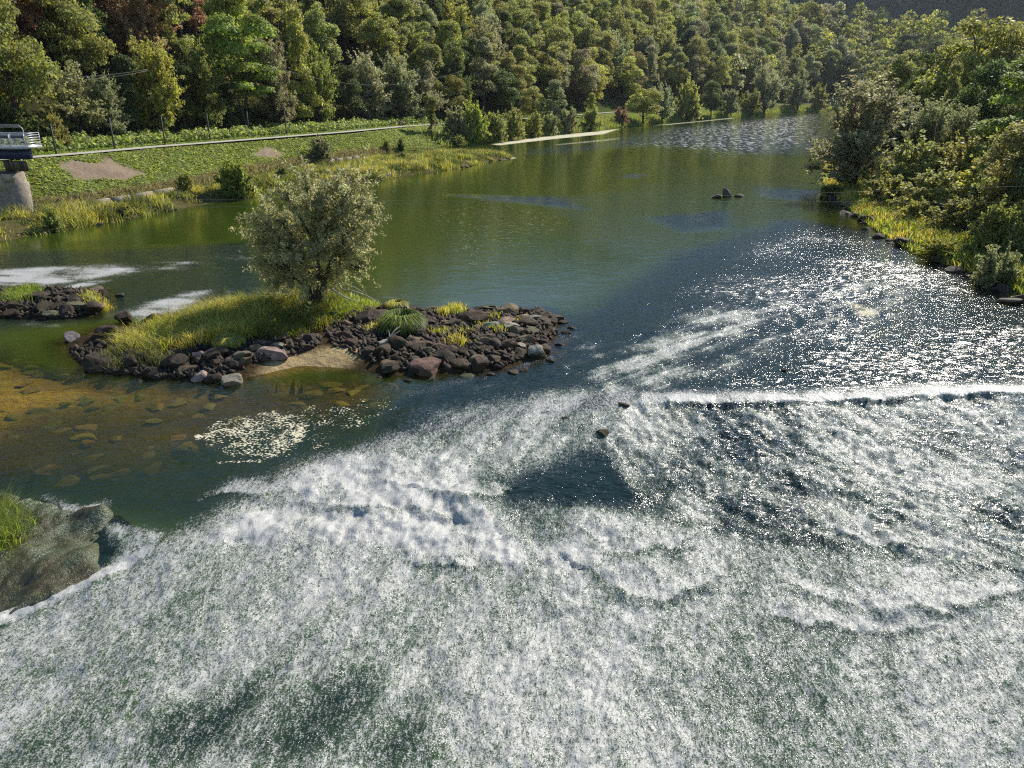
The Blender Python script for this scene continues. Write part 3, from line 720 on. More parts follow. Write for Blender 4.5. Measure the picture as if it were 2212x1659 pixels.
# ------------------------------------------------------------------ hillside wood
ORD = ['first', 'second', 'third', 'fourth', 'fifth', 'sixth', 'seventh', 'eighth', 'ninth', 'tenth', 'eleventh', 'twelfth', 'thirteenth', 'fourteenth', 'fifteenth', 'sixteenth', 'seventeenth', 'eighteenth', 'nineteenth', 'twentieth']
def ordw(k):
    if k < 20: return ORD[k]
    tens = {2: 'twenty', 3: 'thirty', 4: 'forty', 5: 'fifty', 6: 'sixty'}[(k + 1) // 10]
    return tens + ('-' + ORD[(k + 1) % 10 - 1] if (k + 1) % 10 else 'th')
def dense_line(P): return densify(P, 1.5)
def hillside():
    line = dense_line(PTH[1:]); d = np.gradient(line, axis=0); d /= np.linalg.norm(d, axis=1)[:, None]
    nrm = np.stack([-d[:, 1], d[:, 0]], 1)
    r2 = np.random.default_rng(5)
    acc = []
    tries = 0; pts = np.zeros((0, 2)); rad = np.zeros(0)
    i = r2.integers(0, len(line), 16000); upv = 8 + 170 * r2.random(16000) ** 1.25
    cand = line[i] + nrm[i] * upv[:, None] + r2.normal(size=(16000, 2)) * 1.0
    dd, ss = seg_dist(cand[:, 0], cand[:, 1], PTH); dd *= ss
    zc = ground_z(cand[:, 0], cand[:, 1])
    for k in range(16000):
        x, y = cand[k]
        if dd[k] < (19 if y < 200 else 10) or y < 78 or y > 700 or x > 420: continue
        px, py = to_px((x, y, zc[k]))
        if px < -170 or px > 2100: continue
        r = 4.3 + .0105 * math.hypot(x, y) * (1.0 if py > 0 else 1.3)
        if len(pts) and (((pts - cand[k]) ** 2).sum(1) < np.minimum(rad, r) ** 2).any(): continue
        pts = np.vstack([pts, cand[k]]); rad = np.append(rad, r); acc.append((x, y, zc[k], px, py, dd[k]))
    vis, rest = [], []
    for a in acc:
        x, y, z, px, py, up = a
        h = r2.uniform(9, 14) + .028 * y
        top = to_px((x, y, z + h))[1]
        (vis if (py > 25 and -20 < px < 2060 and top < 260) else rest).append((*a, h, top))
    vis.sort(key=lambda a: -a[6] / a[1])
    rest += vis[290:]; vis = vis[:290]
    table = []
    for x, y, z, px, py, up, h, top in vis:
        q = float(fbm(np.array([px * .0045]), np.array([py * .009]), 3, 200)[0]); u = r2.random()
        rust = math.exp(-((px - 210) / 170) ** 2 - ((py - 110) / 130) ** 2)
        if u < rust * .55: c = 'rust brown'
        elif px > 1450:
            c = 'dark green' if u < .22 else ('grey green' if u < .60 else ('olive green' if u < .9 else 'golden olive'))
        elif px > 800:
            c = 'yellow green' if u < .33 * (1 + (q - .5) * 3) else ('olive green' if u < .66 else ('golden olive' if u < .82 else ('grey green' if u < .92 else 'dark green')))
        else:
            c = 'olive green' if u < .48 else ('golden olive' if u < .66 else ('yellow green' if u < .80 else ('dark green' if u < .90 else 'rust brown')))
        v = r2.random()
        kd = 'round' if v < .24 else ('tall' if v < .64 else ('sparse' if v < .84 else ('cone' if v < .90 else 'willow')))
        wd = h * {'round': .36, 'tall': .24, 'sparse': .25, 'cone': .24, 'willow': .38}[kd] * r2.uniform(.88, 1.15)
        row = 0 if up < 20 else (1 if up < 30 else (2 if up < 44 else (3 if up < 66 else 4)))
        table.append([x, y, z, h, wd, kd, c, row, px])
    rows = ['lowest row of the hillside wood', 'second row of the hillside wood', 'third row of the hillside wood', 'fourth row of the hillside wood', 'top row of the hillside wood']
    count = {}
    for t in sorted(table, key=lambda t: t[8]):
        key = (t[6], t[5], t[7]); k = count.get(key, 0); count[key] = k + 1
        shape = {'round': 'round', 'tall': 'tall', 'sparse': 'sparse', 'cone': 'pointed', 'willow': 'bushy'}[t[5]]
        lab = f'{t[6]} {shape} tree, {ordw(k)} such from left, {rows[t[7]]}'
        plant('hillside_tree', t[5], (t[0], t[1], t[2] - .2), t[3], t[4], t[6], lab, 'tree', 'trees of the hillside wood')
    # the rest of the wood, above the frame and far off, as one mass
    Cs, Ns, Ss, Vs, Ks = [], [], [], [], []
    base = []
    for kd in ('tall', 'round', 'sparse'):
        for cm, _, H0, W0 in PROTO[kd]:
            co_ = np.zeros(len(cm.vertices) * 3, np.float32); cm.vertices.foreach_get('co', co_); co_ = co_.reshape(-1, 4, 3).mean(1); base.append((co_, H0, W0))
    for x, y, z, px, py, up, h, top in rest:
        co_, H0, W0 = R.choice(base); seen = py > -30 and -60 < px < 2260
        n = 620 if seen else 240
        C = co_[rng.choice(len(co_), n, replace=False)] * np.array([h * .29 / W0, h * .29 / W0, h / H0])
        Ns.append(rand_dir(n) + C * np.array([.25, .25, 0]) + np.array([0, 0, .4]))
        Cs.append(C + np.array([x, y, z])); Ss.append(np.full(n, h * (.052 if seen else .085)) * rng.uniform(.7, 1.3, n))
        tone = rng.random(); Vs.append(np.stack([np.clip(.5 * rng.random(n) + .5 * tone, 0, 1), rng.random(n), rng.random(n)], 1))
        cc = GREENS[R.choice(['olive green', 'yellow green', 'olive green', 'golden olive', 'dark green', 'grey green', 'grey green'])]
        Ks.append(np.repeat(np.array([cc]), n, 0))
    me = leaf_mesh('wood', np.vstack(Cs), np.vstack(Ns), np.concatenate(Ss), 1.5, np.vstack(Vs), M_GRASS, np.vstack(Ks))
    tag(obj('wood', me), 'olive wood covering the upper hillside above the nearer trees', 'wood', kind='stuff')
    print('hill trees', len(vis), 'rest', len(rest))
hillside()

# ------------------------------------------------------------------ named trees and bushes, left bank
LEFT = [
 ('olive_tree', 'round', 45, 296, 52, 165, 'olive green', 'large olive tree at the left edge behind the metal platform', 'tree'),
 ('bush', 'bush', 40, 322, 236, 170, 'dark green', 'dark green bush behind the metal platform', 'bush'),
 ('bush', 'bush', 128, 322, 255, 80, 'olive green', 'olive bush beside the fence pole nearest the metal platform', 'bush'),
 ('willow_tree', 'willow', 172, 300, 172, 125, 'grey green', 'grey-green bushy tree between the two leftmost fence poles', 'tree'),
 ('willow_tree', 'willow', 240, 296, 185, 95, 'silvery green', 'silvery bushy tree just behind the second fence pole from the left', 'tree'),
 ('ivy_column', 'column', 292, 295, 152, 55, 'dark green', 'dark ivy-clad trunk between the second and third fence poles', 'tree'),
 ('willow_tree', 'willow', 350, 292, 128, 135, 'yellow green', 'yellow-green willow rising behind the third fence pole', 'tree'),
 ('ivy_column', 'column', 402, 290, 170, 60, 'dark green', 'dark ivy-covered trunk right of the third fence pole', 'tree'),
 ('willow_tree', 'willow', 447, 285, 128, 110, 'olive green', 'olive bushy tree behind the fourth fence pole', 'tree'),
 ('leafy_tree', 'acacia', 535, 285, 86, 165, 'bright green', 'bright green layered tree, the brightest behind the fence poles', 'tree'),
 ('dark_shrub', 'column', 500, 290, 200, 70, 'dark green', 'dark shrub under the bright green layered tree', 'bush'),
 ('willow_tree', 'willow', 602, 280, 125, 95, 'grey green', 'grey-green bushy tree behind the last fence pole', 'tree'),
 ('pointed_tree', 'cone', 656, 272, 78, 85, 'yellow green', 'pale yellow-green pointed tree above the path, right of the poles', 'tree'),
 ('willow_tree', 'willow', 690, 275, 125, 95, 'olive green', 'olive bushy tree right of the yellow-green pointed tree', 'tree'),
 ('leafy_tree', 'round', 745, 268, 160, 80, 'dark green', 'dark green tree left of the silvery willow pair above the path', 'tree'),
 ('willow_tree', 'willow', 795, 268, 145, 100, 'silvery green', 'silvery willow above the path, left one of a pair', 'tree'),
 ('willow_tree', 'willow', 862, 266, 148, 110, 'silvery green', 'silvery willow above the path, right one of a pair', 'tree'),
 ('willow_tree', 'willow', 920, 264, 160, 90, 'grey green', 'grey-green willow behind the narrow ivy pillar', 'tree'),
 ('ivy_pillar', 'column', 932, 291, 224, 30, 'olive green', 'narrow ivy-covered stump standing on the river side of the path', 'tree'),
 ('leafy_tree', 'round', 970, 258, 178, 75, 'olive green', 'olive round tree right of the narrow ivy pillar', 'tree'),
 ('leafy_tree', 'round', 1082, 252, 170, 90, 'dark green', 'dark green round tree above the shoreline bushes', 'tree'),
 ('leafy_tree', 'round', 1150, 262, 202, 58, 'golden olive', 'golden round tree between dark round tree and grey pointed tree', 'tree'),
 ('pointed_tree', 'cone', 1197, 270, 194, 66, 'grey green', 'grey-green pointed tree right of the golden round tree', 'tree'),
 ('bush', 'bush', 985, 300, 240, 62, 'grey green', 'grey-green bush where the canal meets the river, leftmost of the clump', 'bush'),
 ('bush', 'bush', 1022, 304, 232, 70, 'yellow green', 'tall yellow-green bush second in the shoreline clump', 'bush'),
 ('bush', 'bush', 1066, 306, 244, 72, 'golden olive', 'golden bush third in the shoreline clump', 'bush'),
 ('bush', 'bush', 1108, 300, 243, 60, 'golden olive', 'golden bush fourth in the shoreline clump', 'bush'),
 ('bush', 'bush', 1152, 297, 250, 54, 'olive green', 'olive bush below the golden round tree', 'bush'),
 ('bush', 'bush', 1190, 292, 250, 48, 'grey green', 'grey-green bush below the grey pointed tree', 'bush'),
 ('bush', 'bush', 1228, 287, 240, 52, 'grey green', 'small grey-green bush left of the round bush by the dock', 'bush'),
 ('bush', 'bush', 1276, 281, 236, 56, 'olive green', 'round olive bush at the waterline beside the dock', 'bush'),
 ('young_tree', 'cone', 1277, 256, 212, 32, 'yellow green', 'young pale tree standing just behind the round bush by the dock', 'tree'),
 ('bush', 'bush', 1340, 266, 236, 42, 'rust brown', 'brownish bush right behind the dock', 'bush'),
 ('leafy_tree', 'round', 1388, 268, 202, 76, 'yellow green', 'yellow-green round tree at the waterline right of the dock', 'tree'),
 ('leafy_tree', 'willow', 1430, 264, 196, 50, 'silvery green', 'silvery slender tree right of the yellow-green waterline tree', 'tree'),
 ('bush', 'bush', 1482, 259, 188, 78, 'golden olive', 'big golden round bush on the far waterline', 'bush'),
 ('leafy_tree', 'round', 1535, 254, 190, 52, 'dark green', 'dark round tree beside the big golden bush on the far waterline', 'tree'),
 ('bush', 'bush', 1570, 252, 198, 56, 'grey green', 'grey-green round bush on the far waterline', 'bush'),
 ('bush', 'bush', 1618, 249, 203, 60, 'olive green', 'low olive bush left of the pale far willow', 'bush'),
 ('willow_tree', 'willow', 1650, 246, 160, 74, 'silvery green', 'pale tall willow on the far waterline', 'tree'),
 ('willow_tree', 'willow', 1722, 240, 172, 60, 'grey green', 'grey-green willow on the grassy far bank at the river bend', 'tree'),
 ('bush', 'bush', 1765, 238, 190, 46, 'olive green', 'olive bush at the river bend left of the big right-bank willow', 'bush'),
]
for nm, kd, px, py, top, wp, c, lab, cat in LEFT:
    plant_px(nm, kd, px, py, top, wp, c, lab, cat)

def bank_strip(P, k0, k1, inset, n, seed, sign=1):
    L = densify(P[k0:k1], .3); i = np.random.default_rng(seed).integers(0, len(L), n)
    d = np.gradient(L, axis=0); d /= np.linalg.norm(d, axis=1)[:, None]; nr = np.stack([-d[:, 1], d[:, 0]], 1) * sign
    return L[i] + d[i] * np.random.default_rng(seed + 2).uniform(-.3, .3, n)[:, None] + nr[i] * (inset[0] + (inset[1] - inset[0]) * np.random.default_rng(seed + 1).random(n))[:, None]
def plant_at(name, kind, px, Y, top, wpx, colour, label, cat='tree', **kw):
    x = (px - 1106) / FOC * (Y * math.cos(PITCH) + 4 * math.sin(PITCH))
    z = gz(x, Y); h = atd(px, top, Y)[2] - z; wd = wpx / FOC * Y / 2
    h = max(h, .8); return plant(name, kind, (x, Y, z - .1), h, min(wd, 1.15 * h), colour, label, cat, **kw)
RIGHT = [
 ('willow_tree', 'willow', 1860, 92, 178, 240, 'grey green', 'big grey-green willow leaning over the water on the right bank', 'tree'),
 ('willow_shrub', 'willow', 1940, 104, 205, 150, 'grey green', 'grey-green shrubby willow behind the big right-bank willow', 'tree'),
 ('leafy_tree', 'round', 2082, 128, 36, 185, 'olive green', 'tallest olive round tree on the right bank', 'tree'),
 ('leafy_tree', 'round', 2190, 122, 66, 160, 'golden olive', 'golden round tree at the upper right edge', 'tree'),
 ('leafy_tree', 'round', 1995, 136, 108, 125, 'dark green', 'dark green tree left of the tallest right-bank tree', 'tree'),
 ('leafy_tree', 'tall', 1930, 160, 118, 90, 'olive green', 'olive tree rising behind the big right-bank willow', 'tree'),
 ('leafy_tree', 'cone', 2042, 112, 148, 60, 'golden olive', 'small yellow-leaved tree above the rusty posts', 'tree'),
 ('leafy_tree', 'round', 2118, 106, 140, 130, 'dark green', 'dark green tree behind the feathery bright tree', 'tree'),
 ('feathery_tree', 'acacia', 2188, 74, 128, 190, 'bright green', 'feathery bright green tree at the right edge', 'tree'),
 ('willow_shrub', 'willow', 2010, 96, 222, 130, 'grey green', 'grey-green shrub left of the first rusty post', 'bush'),
 ('willow_shrub', 'willow', 2080, 92, 232, 110, 'grey green', 'grey-green shrub between the rusty posts', 'bush'),
 ('slender_tree', 'sparse', 2192, 58, 250, 150, 'golden olive', 'slender golden-leaved tree at the right edge above the water', 'tree'),
 ('thicket', 'bush', 1985, 80, 302, 200, 'golden olive', 'golden thicket just right of the big willow', 'bush'),
 ('thicket', 'bush', 2085, 78, 298, 190, 'golden olive', 'golden thicket at the feet of the rusty posts', 'bush'),
 ('thicket', 'bush', 2150, 68, 330, 190, 'yellow green', 'yellow-green thicket below the feathery bright tree', 'bush'),
 ('thicket', 'bush', 2040, 69, 366, 190, 'golden olive', 'golden thicket in the middle of the right bank slope', 'bush'),
 ('thicket', 'bush', 1940, 76, 378, 130, 'olive green', 'olive thicket right of the big willow trunk', 'bush'),
 ('thicket', 'bush', 2185, 60, 352, 170, 'golden olive', 'golden thicket under the slender tree at the right edge', 'bush'),
 ('thicket', 'bush', 2110, 60, 424, 170, 'olive green', 'olive thicket low on the right bank above the yellow grass', 'bush'),
 ('thicket', 'bush', 2010, 66, 430, 120, 'yellow green', 'yellow-green low bush above the yellow grass', 'bush'),
 ('thicket', 'bush', 2195, 51, 440, 150, 'olive green', 'olive thicket overhanging the dark hollow at the right edge', 'bush'),
 ('bush', 'bush', 2205, 45.5, 530, 120, 'grey green', 'grey-green bush at the right edge near the waterline', 'bush'),
 ('bush', 'bush', 1815, 88, 392, 80, 'olive green', 'olive bush at the foot of the big right-bank willow', 'bush'),
 ('bush', 'bush', 2070, 53, 510, 110, 'yellow green', 'yellow-green bush on the right bank beside the hanging cord', 'bush'),
]
for nm, kd, px, Yd, top, wp, c, lab, cat in RIGHT:
    plant_at(nm, kd, px, Yd, top, wp, c, lab, cat)
XY = bank_strip(RW, 3, 13, (2.5, 17), 40, 81, -1)
for k, q in enumerate(sorted(XY, key=lambda q: q[0] / q[1])):
    c = R.choice(['golden olive', 'olive green', 'yellow green', 'olive green', 'grey green']); hh = R.uniform(1.3, 2.8)
    plant('bank_bush', 'bush', (q[0], q[1], gz(*q) - .1), hh, hh * R.uniform(.7, 1.05), c, f'{c} bush in the right bank tangle, {ordw(k)} from the left', 'bush', 'bushes of the right bank tangle')
# wood behind the right bank
k = 0
for px, Yd, top, wp, c in ((1880, 200, 150, 90, 'olive green'), (1960, 210, 118, 100, 'golden olive'), (2030, 190, 96, 100, 'olive green'), (2120, 180, 78, 120, 'dark green'), (2170, 170, 62, 110, 'olive green'), (2230, 150, 50, 130, 'yellow green'), (2300, 130, 40, 140, 'olive green'), (2290, 95, 60, 200, 'dark green'), (2290, 70, 130, 220, 'olive green'), (2310, 55, 250, 220, 'dark green')):
    plant_at('leafy_tree', 'round', px, Yd, top, wp, c, f'{c} tree of the wood behind the right bank, {ordw(k)} from the left', 'tree', group='wood behind the right bank'); k += 1

# shrubs on the spit
SPITB = [
 ('bush', 'bush', 510, 424, 354, 100, 'bright green', 'bright green leafy bush, the largest on the grassy spit', 'bush'),
 ('bush', 'bush', 402, 418, 374, 48, 'olive green', 'olive bush on the spit left of the large leafy bush', 'bush'),
 ('bush', 'bush', 608, 390, 362, 40, 'dark green', 'dark low bush on the spit right of the large leafy bush', 'bush'),
 ('bush', 'bush', 692, 352, 306, 66, 'grey green', 'grey-green bush on the canal edge below the second bare patch', 'bush'),
 ('bush', 'bush', 868, 346, 330, 26, 'dark green', 'small dark bush on the spit across from the canal mouth', 'bush'),
 ('bush', 'bush', 866, 327, 302, 24, 'dark green', 'dark upright tuft on the bank below the path', 'bush'),
 ('bush', 'bush', 836, 330, 308, 24, 'olive green', 'olive upright tuft on the bank left of the dark tuft', 'bush'),
 ('bush', 'bush', 990, 318, 296, 44, 'olive green', 'low olive bush at the canal mouth', 'bush'),
 ('bush', 'bush', 118, 502, 452, 60, 'olive green', 'olive reedy bush at the left end of the spit', 'bush'),
 ('bush', 'bush', 270, 470, 440, 46, 'olive green', 'low dark olive bush on the spit near the pier', 'bush'),
]
for nm, kd, px, py, top, wp, c, lab, cat in SPITB:
    plant_px(nm, kd, px, py, top, wp, c, lab, cat)

# ------------------------------------------------------------------ grass and ground cover
def blades(name, XY, h, cols, width, lean=.45, base_z=None, droop=.3):
    n = len(XY); z0 = ground_z(XY[:, 0], XY[:, 1]) if base_z is None else base_z
    B = np.c_[XY, z0 - .03]
    a = rng.random(n) * 2 * math.pi; L = lean * rng.random(n)
    dirv = np.c_[np.cos(a) * L, np.sin(a) * L, np.ones(n)]
    b = a + math.pi / 2 + rng.normal(size=n) * .6
    side = np.c_[np.cos(b), np.sin(b), np.zeros(n)] * (width * rng.uniform(.7, 1.3, n))[:, None] * .5
    H = h[:, None]
    m = B + dirv * H * .55; t = B + dirv * H * np.array([1.7, 1.7, 1 - droop * .3]) * .98
    V = np.stack([B - side, B + side, m + side * .8, m - side * .8, t + side * .12, t - side * .12], 1).reshape(-1, 3)
    i = np.arange(n) * 6
    F = np.vstack([np.stack([i, i + 1, i + 2, i + 3], 1), np.stack([i + 3, i + 2, i + 4, i + 5], 1)])
    var = rng.random((n, 3))
    return mesh_np(name, V, F, M_GRASS, False, {'var': np.repeat(var, 6, 0), 'Col': np.repeat(cols, 6, 0)})
def scatter(P, n, seed=0):
    lo = P.min(0); hi = P.max(0); out = np.zeros((0, 2)); r = np.random.default_rng(seed)
    while len(out) < n:
        c = lo + (hi - lo) * r.random((n * 2, 2)); out = np.vstack([out, c[inside(c[:, 0], c[:, 1], P)]])
    return out[:n]
def mixcol(c1, c2, f): return np.array(c1) * (1 - f[:, None]) + np.array(c2) * f[:, None]
GOLD = (.62, .52, .125); LIME = (.33, .40, .085); DEEP = (.075, .115, .025); DRY = (.36, .30, .16)

def grass_patch(label, P, n, h0, h1, c1, c2, width, seed, cat='grass', tuft=.6, lean=.45, bz=None):
    S = scatter(P, max(6, n // 130), seed)                       # tussocks
    k = rng.integers(0, len(S), n); XY = S[k] + rng.normal(size=(n, 2)) * tuft * .5
    tone = rng.random(len(S))
    f = np.clip(tone[k] * .7 + .3 * rng.random(n), 0, 1)
    h = (h0 + (h1 - h0) * rng.random(n)) * (.4 + .95 * rng.random(len(S))[k])
    o = obj('grass', blades('grass', XY, h, mixcol(c1, c2, f), width, lean, None if bz is None else np.full(n, bz)))
    return tag(o, label, cat, kind='stuff')
grass_patch('tall golden grass covering the left part of the island', poly([(262, 765), (310, 738), (380, 706), (430, 684), (480, 668), (540, 668), (590, 690), (600, 730), (520, 752), (430, 765), (330, 778)]), 19000, .28, .85, GOLD, LIME, .028, 1, tuft=.62, lean=1.0)
grass_patch('darker green grass around the foot of the island tree', poly([(470, 662), (560, 648), (640, 642), (740, 645), (745, 690), (690, 735), (600, 752), (530, 740), (560, 700)]), 13000, .25, .75, (.13, .17, .03), (.32, .30, .065), .028, 2, tuft=.62, lean=1.0)
grass_patch('short bright green grass right of the island tree', poly([(690, 680), (735, 655), (800, 664), (830, 672), (790, 692), (730, 706)]), 9000, .2, .5, LIME, (.26, .32, .06), .035, 3)
grass_patch('grass tufts on the small rocky islet at the left', poly([(25, 645), (75, 635), (85, 660), (35, 668)]), 2600, .25, .55, LIME, (.13, .2, .04), .035, 4)
grass_patch('thin grass at the right end of the rocky islet', poly([(190, 640), (230, 645), (232, 668), (205, 668)]), 900, .2, .5, GOLD, LIME, .035, 5)
grass_patch('sprigs of grass between the island boulders', poly([(760, 720), (860, 690), (1000, 685), (1130, 690), (1120, 760), (980, 770), (850, 770), (760, 770)]), 1500, .15, .4, LIME, GOLD, .03, 6, tuft=.5)
grass_patch('grass tuft in the rubble of the island', poly([(955, 682), (995, 682), (1000, 697), (960, 700)]), 1500, .3, .6, LIME, GOLD, .03, 7, tuft=.35)
grass_patch('pale weeds along the near edge of the island', poly([(200, 770), (300, 772), (420, 775), (420, 800), (330, 812), (230, 800)]), 2600, .2, .55, (.26, .27, .10), (.17, .18, .06), .03, 8, tuft=.4)
grass_patch('weeds among the boulders at the island upper left', poly([(255, 690), (330, 680), (350, 700), (290, 715)]), 1500, .2, .5, LIME, (.15, .18, .05), .03, 9, tuft=.4)
grass_patch('bushy green grass on the mossy weir at the left edge', poly([(-60, 1120), (20, 1125), (32, 1160), (15, 1195), (-60, 1200)], -.3), 9000, .35, .7, LIME, (.20, .26, .07), .02, 10, tuft=.5, lean=.9, bz=-.28)
grass_patch('rough yellow grass along the spit', SPIT, 34000, .35, 1.1, (.52, .46, .12), (.29, .34, .08), .06, 11, tuft=1.1, lean=.9)
grass_patch('darker weeds along the spit', SPIT, 22000, .35, 1.0, DEEP, (.19, .19, .06), .075, 12, tuft=1.2)
XY = bank_strip(RW, 2, 12, (.2, 4.2), 24000, 31, -1); nz = fbm(XY[:, 0] * .5, XY[:, 1] * .5, 2, 300)
tag(obj('grass', blades('grass', XY, .35 + .7 * nz * rng.random(len(XY)), mixcol(LIME, GOLD, np.clip((nz - .3) * 2.2, 0, 1)), .06, .8)), 'yellow grass hanging along the right bank waterline', 'grass', kind='stuff')
XY = bank_strip(RW, 3, 13, (1.5, 18), 26000, 33, -1)
tag(obj('weeds', blades('weeds', XY, .4 + .8 * rng.random(len(XY)), mixcol(DEEP, (.17, .18, .045), rng.random(len(XY))), .09, .9)), 'dense weeds filling the right bank between the thickets', 'weeds', kind='stuff')
# embankment cover
def cover(name, label, XY, size, c1, c2, lift, up=.9, seed=0):
    n = len(XY); z = ground_z(XY[:, 0], XY[:, 1]); l = fbm(XY[:, 0] * .43 + XY[:, 1] * .31, XY[:, 1] * .39 - XY[:, 0] * .27, 3, 320 + seed, .7)
    C = np.c_[XY, z + lift * rng.random(n) * (.2 + 1.4 * np.clip(l - .2, 0, 1))]
    f = np.clip(.55 * rng.random(n) + .9 * (l - .3), 0, 1)
    me = leaf_mesh(name, C, rand_dir(n) + np.array([0, 0, up]), size * rng.uniform(.6, 1.4, n), 1.5, None, M_GRASS, mixcol(c1, c2, f))
    return tag(obj(name, me), label, name.replace('_', ' '), kind='stuff')
def between(n, seed, t0, t1, k0=1, k1=10):
    """points between waterline (t=0) and path (t=1), and beyond the path (t>1: metres past it)"""
    r = np.random.default_rng(seed); L = densify(PTH[k0:k1], .5); i = r.integers(0, len(L), n)
    return L[i], i, L, r
def slope_pts(n, seed):
    L = densify(PTH[0:10], .5); r = np.random.default_rng(seed)
    i = r.integers(0, len(L), n * 3); d = np.gradient(L, axis=0); d /= np.linalg.norm(d, axis=1)[:, None]; nr = np.stack([-d[:, 1], d[:, 0]], 1)
    c = L[i] + d[i] * r.uniform(-.8, .8, n * 3)[:, None] - nr[i] * (1.5 + 24 * r.random(n * 3))[:, None]
    a, s = seg_dist(c[:, 0], c[:, 1], LW); ok = (a * s > .3)
    for B in (BARE1, BARE2): ok &= psd(c[:, 0], c[:, 1], B) + 1.6 * (fbm(c[:, 0] * .3, c[:, 1] * .3, 3, 40) - .5) < -.1
    return c[ok][:n]
cover('ground_cover', 'low green weeds covering the embankment below the path', slope_pts(60000, 50), .30, (.22, .285, .07), (.40, .44, .13), .22, 1.6, 1)
def past_path(n, seed, a0, a1, k0=0, k1=9):
    L = densify(PTH[k0:k1], .5); r = np.random.default_rng(seed); i = r.integers(0, len(L), n)
    d = np.gradient(L, axis=0); d /= np.linalg.norm(d, axis=1)[:, None]; nr = np.stack([-d[:, 1], d[:, 0]], 1)
    return L[i] + d[i] * r.uniform(-.8, .8, n)[:, None] + nr[i] * (a0 + (a1 - a0) * r.random(n))[:, None]
cover('creeper', 'pale leafy creeper mounds between the fence poles and the trees', past_path(26000, 52, 3.2, 9.5), .36, (.19, .26, .07), (.36, .41, .14), 1.8, .9, 2)
cover('verge_grass', 'short grass verge beyond the path', past_path(12000, 53, 1.4, 4.0), .22, (.20, .28, .06), (.30, .37, .09), .2, 1.4, 3)
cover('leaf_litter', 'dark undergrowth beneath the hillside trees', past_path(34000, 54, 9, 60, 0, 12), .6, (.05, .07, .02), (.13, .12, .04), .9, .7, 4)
XY = bank_strip(LW, 2, 9, (.1, 1.6), 9000, 36, 1)
tag(obj('dry_grass', blades('dry_grass', XY, .3 + .5 * rng.random(len(XY)), mixcol(DRY, (.2, .2, .07), rng.random(len(XY))), .08, 1.0)), 'dry straw-coloured grass hanging over the canal edge', 'grass', kind='stuff')
XY = bank_strip(LW, 9, 18, (.1, 7), 17000, 38, 1)
tag(obj('shore_weeds', blades('shore_weeds', XY, .5 + 1.0 * rng.random(len(XY)), mixcol(LIME, (.16, .17, .06), rng.random(len(XY))), .18, .7)), 'weeds along the far left shoreline beyond the canal mouth', 'weeds', kind='stuff')

# sedge mop on the rubble
def sedge(px, py, rpx, label, c1=DEEP, c2=LIME):
    x, y, z = at(px, py, .45); r = rpx / FOC * y; n = 2600
    a = rng.random(n) * 6.283; q = r * .35 * np.sqrt(rng.random(n))
    base = np.c_[q * np.cos(a), q * np.sin(a), np.zeros(n)]
    out = np.c_[np.cos(a), np.sin(a), np.zeros(n)]; h = r * rng.uniform(.8, 1.15, n)
    wdt = .03; side = np.c_[-np.sin(a), np.cos(a), np.zeros(n)] * wdt * .5
    m = base + out * (h * .45)[:, None] + np.array([0, 0, 1]) * (h * .85)[:, None]; t = base + out * (h * 1.05)[:, None] + np.array([0, 0, 1]) * (h * rng.uniform(.05, .6, n))[:, None]
    V = np.stack([base - side, base + side, m + side, m - side, t + side * .2, t - side * .2], 1).reshape(-1, 3); i = np.arange(n) * 6
    F = np.vstack([np.stack([i, i + 1, i + 2, i + 3], 1), np.stack([i + 3, i + 2, i + 4, i + 5], 1)])
    o = obj('sedge_clump', mesh_np('sedge_clump', V, F, M_GRASS, False, {'var': np.repeat(rng.random((n, 3)), 6, 0), 'Col': np.repeat(mixcol(c1, c2, rng.random(n)), 6, 0)}))
    o.location = (x, y, z); return tag(o, label, 'sedge')
sedge(868, 712, 42, 'mop-headed dark green sedge clump in the middle of the island')
sedge(857, 668, 20, 'small bright grass clump beside the fallen branch', LIME, GOLD)
sedge(495, 748, 26, 'yellow-green grass clump hanging over the dark island rocks', LIME, GOLD)

